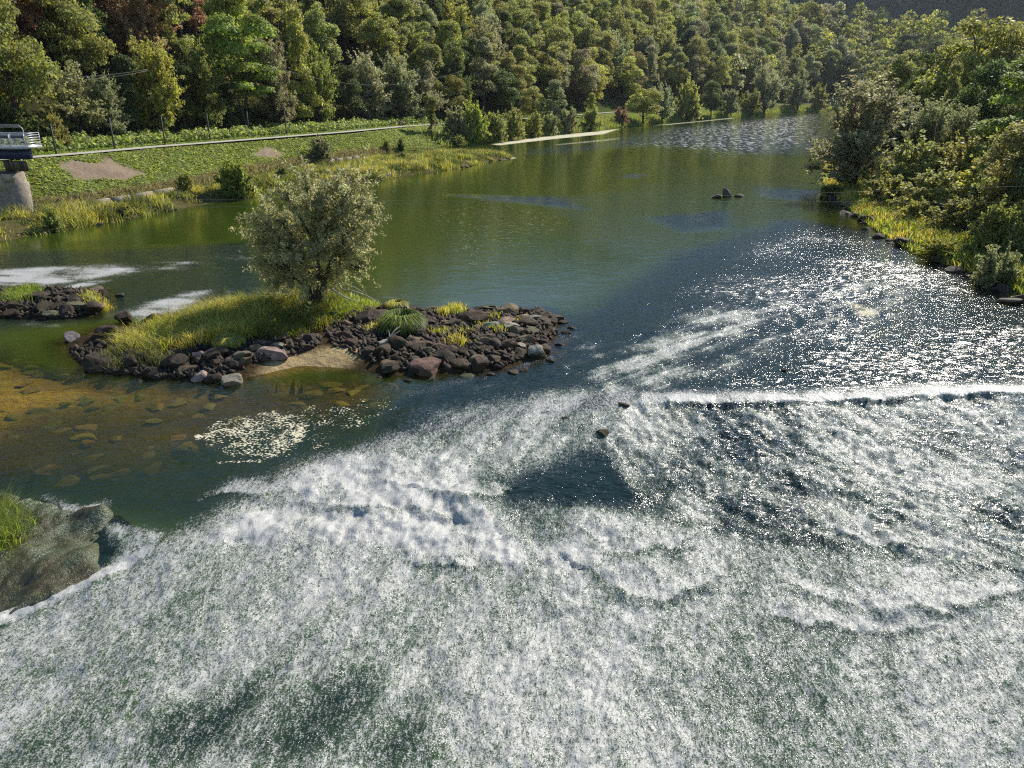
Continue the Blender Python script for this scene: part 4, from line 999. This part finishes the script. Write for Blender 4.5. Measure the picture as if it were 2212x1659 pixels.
# ------------------------------------------------------------------ the willow on the island
def island_tree():
    bx, by, bz = at(680, 662, .45); Y = by; H = 6.9
    e = bpy.data.objects.new('willow_tree', None); COL.objects.link(e); e.location = (bx, by, bz - .1)
    # leafy shoots spread from many limbs
    def P(px, py, dy): p = atd(px, py, Y + dy); return np.array(p) - np.array([bx, by, bz - .1])
    limbs = []
    ends = [(560, 470, -.6), (575, 455, .8), (600, 520, -1.2), (620, 420, .3), (650, 440, -1.4), (665, 405, .6), (700, 410, -.5), (735, 390, .5), (770, 395, -.4), (780, 440, .8), (800, 450, -.8), (745, 460, -1.6), (790, 500, .3), (760, 540, -1.3), (730, 590, .6), (770, 580, -.3), (610, 560, 1.4), (580, 570, -.4), (600, 610, .7), (690, 480, 2.0), (640, 500, 1.8), (720, 520, 1.6), (690, 540, -2.1), (640, 560, -1.9), (610, 480, .1), (660, 600, -1.2), (715, 440, 1.4), (545, 500, .3), (630, 590, .4), (700, 600, .2), (690, 450, -1.0), (745, 425, -1.0), (565, 530, .6)]
    tr = MB()
    for s_, (fx, fy) in enumerate(((655, 560), (690, 545), (715, 560), (675, 575), (640, 600))):
        p = P(fx, fy, rng.uniform(-.5, .5)); tr.tube([(rng.uniform(-.25, .25), rng.uniform(-.15, .15), -.3), p * .5 + np.array([rng.uniform(-.1, .1), 0, .1]), p], [.17, .13, .09], 6)
    forks = [P(655, 560, 0), P(690, 545, 0), P(715, 560, 0), P(675, 575, 0), P(640, 600, 0)]
    C, N, T = [], [], []
    for (px, py, dy) in ends:
        t = P(px, py, dy); f = min(forks, key=lambda q: np.linalg.norm(q - t)); m = (f + t) / 2 + np.array([0, 0, .25]) + rng.normal(size=3) * .12
        tr.tube([f, m, t], [.075, .05, .015], 4)
        nsh = 26
        for k in range(nsh):
            u = rng.uniform(.25, 1.05); c0 = (1 - u) ** 2 * f + 2 * u * (1 - u) * m + u * u * t
            dirv = (t - f) / np.linalg.norm(t - f) * .7 + rng.normal(size=3) * .65; dirv[2] += .15
            ln = rng.uniform(.5, 1.15); q = 46; s = rng.random(q)
            pts = c0 + dirv * (ln * s)[:, None] + np.array([0, 0, -.30]) * (ln * s ** 2)[:, None] + rng.normal(size=(q, 3)) * .075
            C.append(pts); N.append(rand_dir(q) + np.array([0, 0, .3])); T.append(np.full(q, rng.random()))
    C = np.vstack(C); N = np.vstack(N); T = np.concatenate(T); n = len(C)
    var = np.stack([np.clip(.55 * rng.random(n) + .45 * T, 0, 1), rng.random(n), rng.random(n)], 1)
    c = obj('crown', leaf_mesh('crown', C, N, .125 * rng.uniform(.7, 1.3, n), 2.8, var), e); c.color = (.37, .37, .185, 1)
    obj('trunk', tr.mesh('trunk', M_BARK, True), e)
    tag(e, 'lone bushy willow standing on the grassy rock island', 'tree')
    # fallen bare limb
    mb = MB()
    for pts, r0 in (([(712, 622, .2), (745, 642, 0), (775, 655, -.2), (805, 662, -.3), (832, 668, -.3)], .055), ([(735, 622, .4), (770, 630, .3), (795, 640, .1), (812, 650, 0), (830, 667, -.2)], .035), ([(812, 650, 0), (830, 642, .1), (850, 643, .1), (872, 655, .2)], .018), ([(832, 668, -.3), (858, 665, -.2), (885, 666, -.1)], .018), ([(770, 655, -.2), (790, 663, -.4), (806, 672, -.5)], .018), ([(742, 612, .5), (765, 620, .5), (785, 632, .5)], .02), ([(850, 643, .1), (862, 645, .1), (868, 652, .1)], .01)):
        mb.tube([atd(a, b, Y + d) for a, b, d in pts], [r0 * (1 - .13 * i) for i in range(len(pts))], 6)
    tag(mb.build('fallen_branch', M_DEAD, None, True), 'bleached bare fallen branch lying right of the island willow', 'branch')
    mb = MB()
    for a, b in ((835, 712), (842, 716), (850, 708), (858, 706), (846, 722), (862, 714), (868, 705)):
        p0 = np.array(at(838, 738, .55)); p1 = np.array(atd(a + R.uniform(-8, 14), b, p0[1] + R.uniform(-.4, .5)))
        mb.tube([p0 + np.array([R.uniform(-.2, .2), 0, 0]), (p0 + p1) / 2 + np.array([R.uniform(-.1, .1), 0, .05]), p1], [.02, .014, .006], 4)
    tag(mb.build('driftwood', M_DEAD, None, True), 'small bundle of pale bare twigs below the sedge clump', 'driftwood')
island_tree()

# ------------------------------------------------------------------ rocks
def rock_mesh(seed, cuts=9):
    r = np.random.default_rng(seed); bm = bmesh.new(); bmesh.ops.create_icosphere(bm, subdivisions=3, radius=1)
    V = np.array([v.co[:] for v in bm.verts])
    for k in range(cuts):                                        # plane cuts make it blocky
        d = r.normal(size=3); d /= np.linalg.norm(d); h = r.uniform(.42, .8); q = V @ d
        V = V - np.outer(np.maximum(q - h, 0), d)
    nx = fbm(V[:, 0] * 2 + seed, V[:, 1] * 2 + V[:, 2] * 1.7, 4, seed) - .5
    V = V * (1 + .28 * nx[:, None])
    for v, c in zip(bm.verts, V): v.co = c
    me = bpy.data.meshes.new('rock'); bm.to_mesh(me); bm.free(); me.materials.append(M_ROCK)
    me.update()
    return me
ROCKS = [rock_mesh(400 + i, 9 + i % 7) for i in range(12)]
BROWN = (.085, .052, .024); GREYR = (.20, .15, .085); PALE = (.46, .40, .30)
def rock(px, py, wpx, label, col=BROWN, moss=.85, z=None, hk=.62, group=None, name='boulder', sink=.25, loc=None, size=None, rz=None):
    p = loc or at(px, py, z if z is not None else .12)
    s = size or wpx / FOC * p[1] / 2
    o = obj(name, R.choice(ROCKS)); o.location = (p[0], p[1], p[2] + s * hk * (1 - sink * 2) * .5)
    o.scale = (s * R.uniform(.95, 1.1), s * R.uniform(.7, 1.0), s * hk * R.uniform(.85, 1.15)); o.rotation_euler = (R.uniform(-.2, .2), R.uniform(-.2, .2), R.uniform(0, 6.28) if rz is None else rz)
    o.color = (*[c * R.uniform(.8, 1.2) for c in col], moss)
    return tag(o, label, 'rock', group)
for a in [
 (608, 770, 30, 'pale grey squared stone block on the near edge of the island', PALE, .0, .3, .95),
 (566, 772, 52, 'dark boulder with pale top left of the pale squared block', (.30, .28, .25), .75, .3, .8),
 (230, 728, 78, 'large dark angular boulder at the left end of the island', (.04, .028, .018), .9, .35, .75),
 (153, 735, 42, 'pale-topped boulder at the left tip of the island', PALE, .5, .05, .75),
 (225, 790, 84, 'big black boulder on the waterline at the island lower left', (.04, .03, .02), .95, .05, .7),
 (290, 792, 60, 'black boulder beside the big lower-left boulder', (.04, .03, .02), .95, .1, .7),
 (335, 812, 74, 'dark boulder standing in the shallows below the tall grass', (.05, .038, .025), .9, .0, .65),
 (395, 800, 60, 'flat brown boulder under the pale weeds', (.09, .065, .04), .7, .05, .5),
 (462, 822, 44, 'dark wet boulder left of the lichen-grey boulder', (.05, .04, .025), .8, .0, .75),
 (500, 828, 62, 'lichen-grey rounded boulder at the water below the sand', (.33, .28, .22), .25, .0, .62),
 (270, 690, 50, 'dark boulder on the island shore below the white riffle', (.045, .03, .02), .9, .2, .7),
 (335, 692, 60, 'brown boulder behind the tall golden grass', (.05, .035, .022), .9, .3, .6),
 (790, 695, 62, 'black block at the upper edge of the island rubble', (.03, .022, .014), .95, .4, .7),
 (1155, 765, 52, 'pale-topped boulder at the lower right end of the island', PALE, .55, .1, .75),
 (1090, 775, 60, 'long brown boulder beside the pale-topped one', (.09, .06, .035), .8, .05, .5),
 (960, 785, 74, 'large dark boulder at the island edge above the rapids', (.04, .028, .018), .95, .1, .75),
 (900, 805, 44, 'dark square boulder in the water at the island foot', (.04, .03, .02), .9, .05, .8),
 (845, 800, 50, 'dark boulder at the water right of the sand tongue', (.045, .032, .02), .9, .1, .7),
 (1050, 712, 26, 'small whitish stone amid the rubble', PALE, .1, .35, .7),
 (1040, 758, 22, 'small pale pointed stone near the rapids', PALE, .15, .15, .8),
 (1148, 690, 40, 'brown boulder at the far right corner of the island', (.16, .12, .08), .6, .1, .6),
 (1570, 424, 30, 'upright dark boulder standing in mid river', (.12, .115, .10), .35, .05, 1.15),
 (1545, 428, 34, 'flat rock left of the upright mid-river boulder', (.10, .08, .05), .6, -.05, .35),
 (1597, 426, 26, 'low rock right of the upright mid-river boulder', (.12, .09, .055), .5, -.05, .5),
 (1692, 802, 20, 'single dark stone in the glittering water above the weir', (.05, .04, .025), .8, -.02, .6),
 (1345, 874, 40, 'dark flat rock at the left end of the weir crest', (.05, .045, .025), .8, -.05, .35),
 (1218, 906, 30, 'dark rock sticking out of the rapids', (.05, .045, .025), .8, -.1, .45),
 (1300, 940, 48, 'dark ragged rock ledge below the left end of the weir crest', (.05, .045, .025), .8, -.25, .5),
 (1110, 806, 34, 'low mossy rock awash at the edge of the rapids', (.08, .08, .03), .6, -.05, .35),
 (1010, 815, 40, 'green mossy slab awash below the island', (.09, .10, .03), .4, -.06, .3),
 (30, 670, 60, 'broad dark rock on the small islet', (.045, .032, .02), .9, .1, .5),
 (200, 672, 56, 'dark pointed rock at the right end of the small islet', (.04, .03, .02), .9, .1, .75),
 (222, 638, 30, 'dark rounded rock at the back of the small islet', (.045, .032, .02), .9, .1, .75),
 (262, 640, 24, 'dark rock in the water off the small islet', (.045, .04, .03), .8, .0, .6),
 (60, 628, 70, 'long dark rock at the back of the small islet', (.04, .03, .02), .9, .05, .4),
]:
    px, py, wp, lab, c, ms, z, hk = a
    rock(px, py, wp, lab, c, ms, z, hk)
PLACE = ['of the island rubble', 'along the near island shore', 'of the small left islet']
RUB = poly([(690, 705), (780, 685), (860, 680), (1000, 677), (1170, 674), (1200, 695), (1195, 740), (1165, 770), (1090, 795), (960, 803), (850, 806), (790, 785), (720, 765)])
def ranked(pts, names=('front row', 'second row', 'third row', 'fourth row', 'back row')):
    # name each by its row from the viewer and its order from the left
    pts = sorted(pts, key=lambda q: q[1]); nr = 1 if len(pts) < 12 else (3 if len(pts) < 70 else 5); out = []
    nm = {1: ('row',), 3: ('front row', 'middle row', 'back row'), 5: names}[nr]
    for r_ in range(nr):
        row = sorted(pts[r_ * len(pts) // nr:(r_ + 1) * len(pts) // nr], key=lambda q: q[0] / q[1])
        out += [(q, f'{ordw(i)} from the left in the {nm[r_]}') for i, q in enumerate(row)]
    return out
def line_ranked(pts, what):
    return [(q, f'{ordw(i)} {what}') for i, q in enumerate(sorted(pts, key=lambda q: q[0] / q[1]))]
for k_, (label, P, n, s0, s1, c, zz, hk, seed, mind) in enumerate((
    ('brown mossy boulder in the rubble at the right half of the island', poly([(700, 700), (780, 685), (860, 680), (1000, 677), (1170, 674), (1200, 695), (1195, 740), (1165, 770), (1090, 795), (960, 803), (850, 806), (790, 780), (740, 745)]), 150, .24, .62, BROWN, None, .55, 61, .42),
    ('dark boulder along the near shore of the island', poly([(170, 775), (330, 780), (480, 785), (640, 745), (700, 740), (690, 765), (560, 790), (470, 825), (330, 815), (200, 800)]), 36, .25, .55, (.05, .036, .024), None, .65, 62, .45),
    ('dark rock of the small islet at the left', poly([(-40, 640), (60, 630), (150, 632), (220, 640), (225, 670), (120, 688), (0, 684)]), 28, .3, .7, (.055, .038, .024), None, .5, 63, .5))):
    S = scatter(P, n * 6, seed); keep = []
    for q in S:
        if all((q[0] - r_[0]) ** 2 + (q[1] - r_[1]) ** 2 > mind ** 2 for r_ in keep): keep.append(q)
        if len(keep) >= n: break
    for q, where in ranked(keep):
        u = R.random(); col_ = c if u < .66 else (GREYR if u < .92 else PALE)
        word = label.split(' ')[0] if u < .66 else ('grey' if u < .92 else 'pale')
        rock(0, 0, 0, f'{word} boulder {where} {PLACE[k_]}', col_, R.uniform(.6, .95) if u < .66 else R.uniform(.2, .5), hk=hk, group='boulders ' + PLACE[k_], loc=(q[0], q[1], max(gz(q[0], q[1]) - .05, -.1)), size=R.uniform(s0, s1) * (1.0 if R.random() < .85 else 1.45))
RIM = [(1215, 700), (1222, 722), (1212, 748), (1190, 782), (1130, 802), (1060, 812), (985, 818), (930, 822), (1235, 712), (1200, 765), (880, 826), (820, 818), (440, 842), (300, 828), (180, 812)]
for k_, (px, py) in enumerate(RIM):
    rock(px, py, R.uniform(16, 34), f'wet dark stone awash just off the island, {ordw(k_)} of fifteen round its rim', (.06, .045, .026), .7, -.08, .5, 'stones awash round the island')
# small rubble between the boulders
def rubble(P, n, label, seed, s0=.06, s1=.2, c1=(.014, .009, .005), c2=(.085, .058, .03)):
    r = np.random.default_rng(seed); S = scatter(P, n, seed); z = ground_z(S[:, 0], S[:, 1])
    base = np.array([(1, 0, 0), (-1, 0, 0), (0, 1, 0), (0, -1, 0), (0, 0, 1), (0, 0, -1)], float)
    T = np.array([(0, 2, 4), (2, 1, 4), (1, 3, 4), (3, 0, 4), (2, 0, 5), (1, 2, 5), (3, 1, 5), (0, 3, 5)])
    V = base[None] * r.uniform(.6, 1.3, (n, 6, 1)) + r.normal(size=(n, 6, 3)) * .22
    V = V * (r.uniform(s0, s1, n))[:, None, None] + np.c_[S, np.maximum(z, -.08) + .03][:, None, :]
    F = (T[None] + (np.arange(n) * 6)[:, None, None]).reshape(-1, 3)
    o = obj('rubble', mesh_np('rubble', V.reshape(-1, 3), F, M_STONES, False, {'Col': np.repeat(mixcol(c1, c2, r.random(n) ** 2), 6, 0)}))
    return tag(o, label, 'rubble', kind='stuff')
t_ = NT('small_stones'); M_STONES = t_.done(t_.n('BsdfPrincipled', {'Base Color': t_.attr('Col', True), 'Roughness': .85}).outputs[0])
rubble(RUB, 2200, 'small brown stones filling the gaps between the island boulders', 71)
rubble(poly([(150, 760), (250, 745), (480, 770), (640, 745), (700, 740), (690, 765), (560, 795), (470, 825), (330, 815), (200, 800)]), 1200, 'small dark stones along the near shore of the island', 72)
rubble(ISL2, 900, 'small dark stones covering the rocky islet', 73)
# stones caught along the weir crest
L = densify(CREST[14:], .1); k_ = np.random.default_rng(75).integers(0, len(L), 70); S_ = L[k_] + np.random.default_rng(76).normal(size=(70, 2)) * np.array([.1, .10]) - np.array([0, .12])
r_ = np.random.default_rng(77); base_ = np.array([(1, 0, 0), (-1, 0, 0), (0, 1, 0), (0, -1, 0), (0, 0, 1), (0, 0, -1)], float)
V_ = base_[None] * r_.uniform(.6, 1.4, (70, 6, 1)) * np.array([1.6, 1, .6]) + r_.normal(size=(70, 6, 3)) * .2
V_ = V_ * r_.uniform(.02, .10, 70)[:, None, None] + np.c_[S_, np.full(70, -.10)][:, None, :]
T_ = np.array([(0, 2, 4), (2, 1, 4), (1, 3, 4), (3, 0, 4), (2, 0, 5), (1, 2, 5), (3, 1, 5), (0, 3, 5)])
tag(obj('sill_stones', mesh_np('sill_stones', V_.reshape(-1, 3), (T_[None] + (np.arange(70) * 6)[:, None, None]).reshape(-1, 3), M_STONES, False, {'Col': np.repeat(mixcol((.02, .016, .01), (.08, .065, .04), r_.random(70)), 6, 0)})), 'small dark stones caught along the weir crest', 'stones', kind='stuff')
# stones lying under the clear shallows
S = scatter(SHELF, 900, 64); keep = []
for q in S:
    if q[0] < -24 or q[1] < 18.5: continue
    if all((q[0] - r_[0]) ** 2 + (q[1] - r_[1]) ** 2 > .62 ** 2 for r_ in keep): keep.append(q)
    if len(keep) >= 120: break
for q, where in ranked(keep):
    s = R.uniform(.25, .62)
    o = rock(0, 0, 0, f'yellow-brown stone under the clear shallows, {where}', (.40, .31, .09), .15, hk=.3, group='stones under the shallow water', name='submerged_stone', loc=(q[0], q[1], -.42), size=s)
    o.location.z = -.10 - s * .3 + R.uniform(-.22, .02)
# right bank and spit edge stones
XY = bank_strip(RW, 2, 10, (-.5, .9), 44, 66, -1)
for q, where in line_ranked(list(XY), 'from the left along the right bank waterline'):
    rock(0, 0, 0, f'dark stone, {where}', (.06, .05, .035) if R.random() < .8 else GREYR, .6, hk=.6, group='stones along the right bank waterline', loc=(q[0], q[1], max(gz(q[0], q[1]), -.1) - .05), size=R.uniform(.3, .85))
L = densify(SPIT[1:13], .4)
for q, where in line_ranked([L[R.randrange(len(L))] + np.array([R.uniform(-.3, .3), R.uniform(-.2, .4)]) for k_ in range(45)], 'from the left along the spit waterline'):
    rock(0, 0, 0, f'grey stone, {where}', GREYR if R.random() < .6 else BROWN, .45, hk=.55, group='stones at the edge of the spit', loc=(q[0], q[1], .0), size=R.uniform(.25, .6))
rock(2180, 652, 60, 'flat pale-brown slab at the waterline at the right edge', (.30, .24, .17), .2, .0, .3)
rock(1830, 448, 34, 'dark stone below the big right-bank willow', (.09, .075, .06), .5, .1, .6)

# ------------------------------------------------------------------ fence poles, posts, wires
for k_, (bx_, by_, tx_, ty_) in enumerate(((122, 334, 111, 277), (248, 324, 238, 265), (357, 314, 348, 259), (454, 304, 447, 254), (539, 294, 534, 249), (619, 291, 615, 247))):
    x, y, z = ground_hit(bx_, by_); h = (by_ - ty_) / FOC * y * 1.06
    mb = MB(); mb.tube([(0, 0, -.4), (0, 0, h)], [.11, .095], 6); mb.tube([(0, 0, h), (0, 0, h + .05)], [.12, .08], 6)
    o = mb.build('fence_pole', M_POLE); o.location = (x, y, z); tag(o, f'dark fence pole behind the path, {ordw(k_)} from the left', 'pole', 'fence poles behind the path')
for k_, (px, Yd, top, bot) in enumerate(((2015, 82, 262, 312), (2088, 80, 264, 316), (2140, 79, 276, 310))):
    p = atd(px, bot, Yd); q = atd(px + 6, top, Yd); zb = gz(p[0], Yd)
    mb = MB(); d = (q[0] - p[0]) / (q[2] - p[2])
    mb.tube([(d * (zb - .3 - p[2]), 0, zb - .3 - p[2]), (q[0] - p[0], 0, q[2] - p[2])], [.13, .13], 4)
    mb.tube([(q[0] - p[0], 0, q[2] - p[2]), (q[0] - p[0], 0, q[2] - p[2] + .06)], [.15, .15], 4)
    o = mb.build('rusty_post', M_RUST); o.location = p; tag(o, f'leaning rusty steel post on the right bank, {ordw(k_)} from the left', 'post', 'rusty posts on the right bank')
def wire(name, label, pts, r, cat='cable', mat=None):
    tag(MB().tube(pts, r, 4).build(name, mat or M_WIRE), label, cat)
def sag(a, b, s, n=24): a = np.array(a); b = np.array(b); return [a + (b - a) * t - np.array([0, 0, s * 4 * t * (1 - t)]) for t in np.linspace(0, 1, n)]
wire('overhead_cable', 'upper of two overhead cables sagging before the trees at the left', sag(atd(-320, 118, 92), atd(318, 150, 112), 1.7), .035)
wire('overhead_cable', 'lower of two overhead cables sagging before the trees at the left', sag(atd(-320, 126, 92), atd(318, 153, 112), 1.9), .035)
wire('overhead_cable', 'short overhead cable in front of the trees above the ivy pillar', sag(atd(560, 132, 150), atd(998, 153, 170), 3.4), .04)
wire('span_wire', 'upper thin wire stretched across the river to the right bank', sag(atd(-200, 455, 50), atd(2420, 394, 52), .3), .005)
wire('span_wire', 'lower thin wire stretched across the river to the right bank', sag(atd(-200, 428, 48), atd(2420, 437, 50), .05), .005)
wire('hanging_cord', 'thin cord hanging from the upper wire down to the water', [atd(2098, 402, 50), atd(2090, 480, 49.3), atd(2075, 585, 48.6)], .012, 'cord')

# ------------------------------------------------------------------ metal platform and concrete pier at the left edge
def platform():
    Y = 76.0
    def X_(px, py): return atd(px, py, Y)[0]
    def Z_(px, py): return atd(px, py, Y)[2]
    xe = X_(62, 322); zt = Z_(40, 316); zb0 = Z_(40, 322); zbm = Z_(40, 345)
    e = bpy.data.objects.new('service_platform', None); COL.objects.link(e); e.location = (xe - 6, Y, 0)
    def rel(mb, name, mat, parent=e):
        o = mb.build(name, mat, parent); o.matrix_parent_inverse.identity()
        o.location = (-(xe - 6), -Y, 0) if parent is e else (0, 0, 0); return o
    rel(MB().box((xe - 6, Y + 1, (zt + zb0) / 2), (12, 2.6, zt - zb0)), 'deck', M_GALV)
    rel(MB().box((xe - 6.35, Y + .8, (zb0 + zbm) / 2 - .01), (11.9, .5, zb0 - zbm)), 'girder', M_BLUE)
    hr = 1.15
    for sy in (-.25, 2.25):
        for k in range(9):
            rel(MB().box((xe - .08 - 1.45 * k, Y + sy, zt + hr / 2), (.06, .06, hr)), 'railing_post', M_GALV)
        for z in (.08, .30, .52, .74, .96, 1.15):
            rel(MB().box((xe - 6.03, Y + sy, zt + z), (12, .045, .05 if z < 1.1 else .07)), 'rail', M_GALV)
    for z in (.08, .30, .52, .74, .96, 1.15):
        rel(MB().box((xe - .05, Y + 1, zt + z), (.045, 2.44, .05)), 'rail', M_GALV)
    for k in range(2): rel(MB().box((xe - 1.0 - 1.6 * k, Y + .3, zt + .86), (1.3, .05, .28)), 'blue_panel', M_BLUE)
    top = Z_(40, 270)
    mb = MB(); mb.tube([(xe, Y - .1, zt), (xe - .1, Y - .1, top - .35), (xe - .4, Y - .1, top), (xe - 12, Y - .1, top)], .035, 6)
    rel(mb, 'hoop_rail', M_GALV)
    mb = MB(); mb.tube([(xe - 12, Y - .1, zt + 1.75), (xe - .2, Y - .1, zt + 1.75)], .018, 4); rel(mb, 'hoop_wire', M_GALV)
    for k in (1.3, 3.0): rel(MB().box((xe - k - 1.2, Y - .1, (zt + top) / 2), (.05, .05, top - zt)), 'upright', M_GALV)
    tag(e, 'galvanised railed platform on a blue girder at the left edge', 'platform')
    # sluice panels beneath
    e2 = bpy.data.objects.new('panel_frame', None); COL.objects.link(e2); e2.location = (xe - 2, Y, 0)
    def rel2(mb, name, mat):
        o = mb.build(name, mat, e2); o.location = (-(xe - 2), -Y, 0); return o
    za, zb_ = Z_(40, 346), Z_(40, 369)
    for px, wd in ((28, .85), (46, .7), (60, .75)):
        rel2(MB().box((X_(px, 358), Y - .6, (za + zb_) / 2), (wd, .07, za - zb_), rx=.12), 'panel', M_PANEL)
    for z in (.15, .5, .95): rel2(MB().box((X_(18, 358) - 2.6, Y - .75, zb_ + z), (6.5, .05, .05)), 'rail', M_DARKM)
    for k in range(5): rel2(MB().box((X_(58, 358) - 1.3 * k, Y - .75, (za + zb_) / 2), (.06, .06, za - zb_)), 'post', M_DARKM)
    rel2(MB().box((X_(20, 372) - 2.8, Y - .3, zb_ - .09), (7.4, 1.4, .14)), 'ledge', M_DARKM)
    tag(e2, 'drab panels on a dark frame hanging below the metal platform', 'panels')
    # pier
    zp = zb_ - .17; x1 = X_(44, 375); x0 = x1 - 9; xb = X_(62, 458)
    e3 = bpy.data.objects.new('concrete_pier', None); COL.objects.link(e3); e3.location = (x1 - 3, Y + .5, 0)
    def rel3(me_o): me_o.parent = e3; me_o.location = (-(x1 - 3), -(Y + .5), 0); return me_o
    V = []; n = 9; F = []
    prof = []                                            # plan outline: straight faces and a rounded nose
    for z, off in ((-.6, xb - x1 + .15), (zp - 1.0, .28), (zp - .95, .12), (zp, 0)):
        ring = [(x0, Y - .9), (x1 - 1.1 + off, Y - .9)] + [(x1 - 1.1 + off + 1.1 * math.cos(a), Y + .3 + 1.2 * math.sin(a)) for a in np.linspace(-math.pi / 2 + .3, math.pi / 2 - .3, 6)] + [(x1 - 1.1 + off, Y + 1.5), (x0, Y + 1.5)]
        prof.append([(a, b, z) for a, b in ring])
    m = len(prof[0])
    for ring in prof: V += ring
    for i in range(3):
        for j in range(m): F.append([i * m + j, i * m + (j + 1) % m, (i + 1) * m + (j + 1) % m, (i + 1) * m + j])
    b = 3 * m
    for j in range(1, m - 2, 2): F.append([b, b + j, b + j + 1, b + min(j + 2, m - 1)])
    rel3(obj('pier_body', mesh_np('pier_body', V, F, M_CONC2)))
    for k in range(3):
        rel3(MB().box((x1 - 2.35 - 2.6 * k, Y - .93, zp - .85), (2.45, .10, 1.6)).build('facing_panel', M_CONC))
    rel3(MB().box((x1 - .75, Y - .55, zp - .35), (.9, .95, .66)).build('corner_block', M_CONC))
    tag(e3, 'weathered concrete pier with a rounded nose below the platform', 'pier')
platform()

# quay wall on the canal, dock, bench
def quay(pts, label):
    P = densify(poly(pts), 2.5)
    e = bpy.data.objects.new('quay_wall', None); COL.objects.link(e); e.location = (P[0][0], P[0][1], 0)
    for a, b in zip(P[:-1], P[1:]):
        c = (a + b) / 2 - P[0]; L_ = np.linalg.norm(b - a)
        mb = MB().box((c[0], c[1], .12), (L_ - .03, .45, .75), math.atan2(b[1] - a[1], b[0] - a[0])); mb.build('wall_block', M_CONC2, e)
    tag(e, label, 'wall')
quay([(70, 455), (190, 445), (280, 431), (372, 414)], 'low concrete canal wall right of the pier')
quay([(700, 352), (740, 347), (775, 342)], 'short concrete canal wall near the canal mouth')
x, y, z = at(1335, 268, .45)
e = bpy.data.objects.new('dock', None); COL.objects.link(e); e.location = (x, y, 0); e.rotation_euler = (0, 0, .9)
for k_ in range(9): MB().box((-2.8 + .7 * k_, 0, .42), (.66, 4.2, .10)).build('deck_plank', M_DOCK, e)
MB().box((0, 0, .22), (6.2, 4.0, .28)).build('float', M_DARKM, e)
MB().box((-5.2, .8, 1.35), (5.2, 1.1, .12), ry=.36).build('ramp', M_DOCK, e)
MB().tube([(-3, 2.2, .5), (-8.5, 2.6, 3.6)], .09, 4).build('handrail', M_DARKM, e)
tag(e, 'pale floating dock with a ramp on the far left shore', 'dock')
def bench(px, py, label):
    x, y, z = ground_hit(px, py); e = bpy.data.objects.new('bench', None); COL.objects.link(e); e.location = (x, y, z + .1); e.rotation_euler = (0, 0, 1.1)
    for k in range(3): MB().box((0, -.2 + .18 * k, .48), (1.9, .15, .05)).build('seat_plank', M_WOOD, e)
    for k in range(2): MB().box((0, .30, .68 + .2 * k), (1.9, .05, .14)).build('back_plank', M_WOOD, e)
    for sx in (-.75, .75): MB().box((sx, 0, .22), (.1, .55, .45)).build('leg', M_CONC, e)
    tag(e, label, 'bench')
bench(868, 272, 'brown wooden bench beside the path')

# ------------------------------------------------------------------ valley haze
mb = MB().box((200, 640, 130), (3000, 1400, 270))
hz = mb.build('haze', None); hm = NT('valley_haze')
hm.t.links.new(hm.n('VolumePrincipled', {'Color': (.80, .88, 1.0, 1), 'Density': 0.00004, 'Anisotropy': .35}).outputs[0], hm.out.inputs[1])
hz.data.materials.append(hm.m); tag(hz, 'thin blue haze filling the valley air', 'haze', kind='stuff')
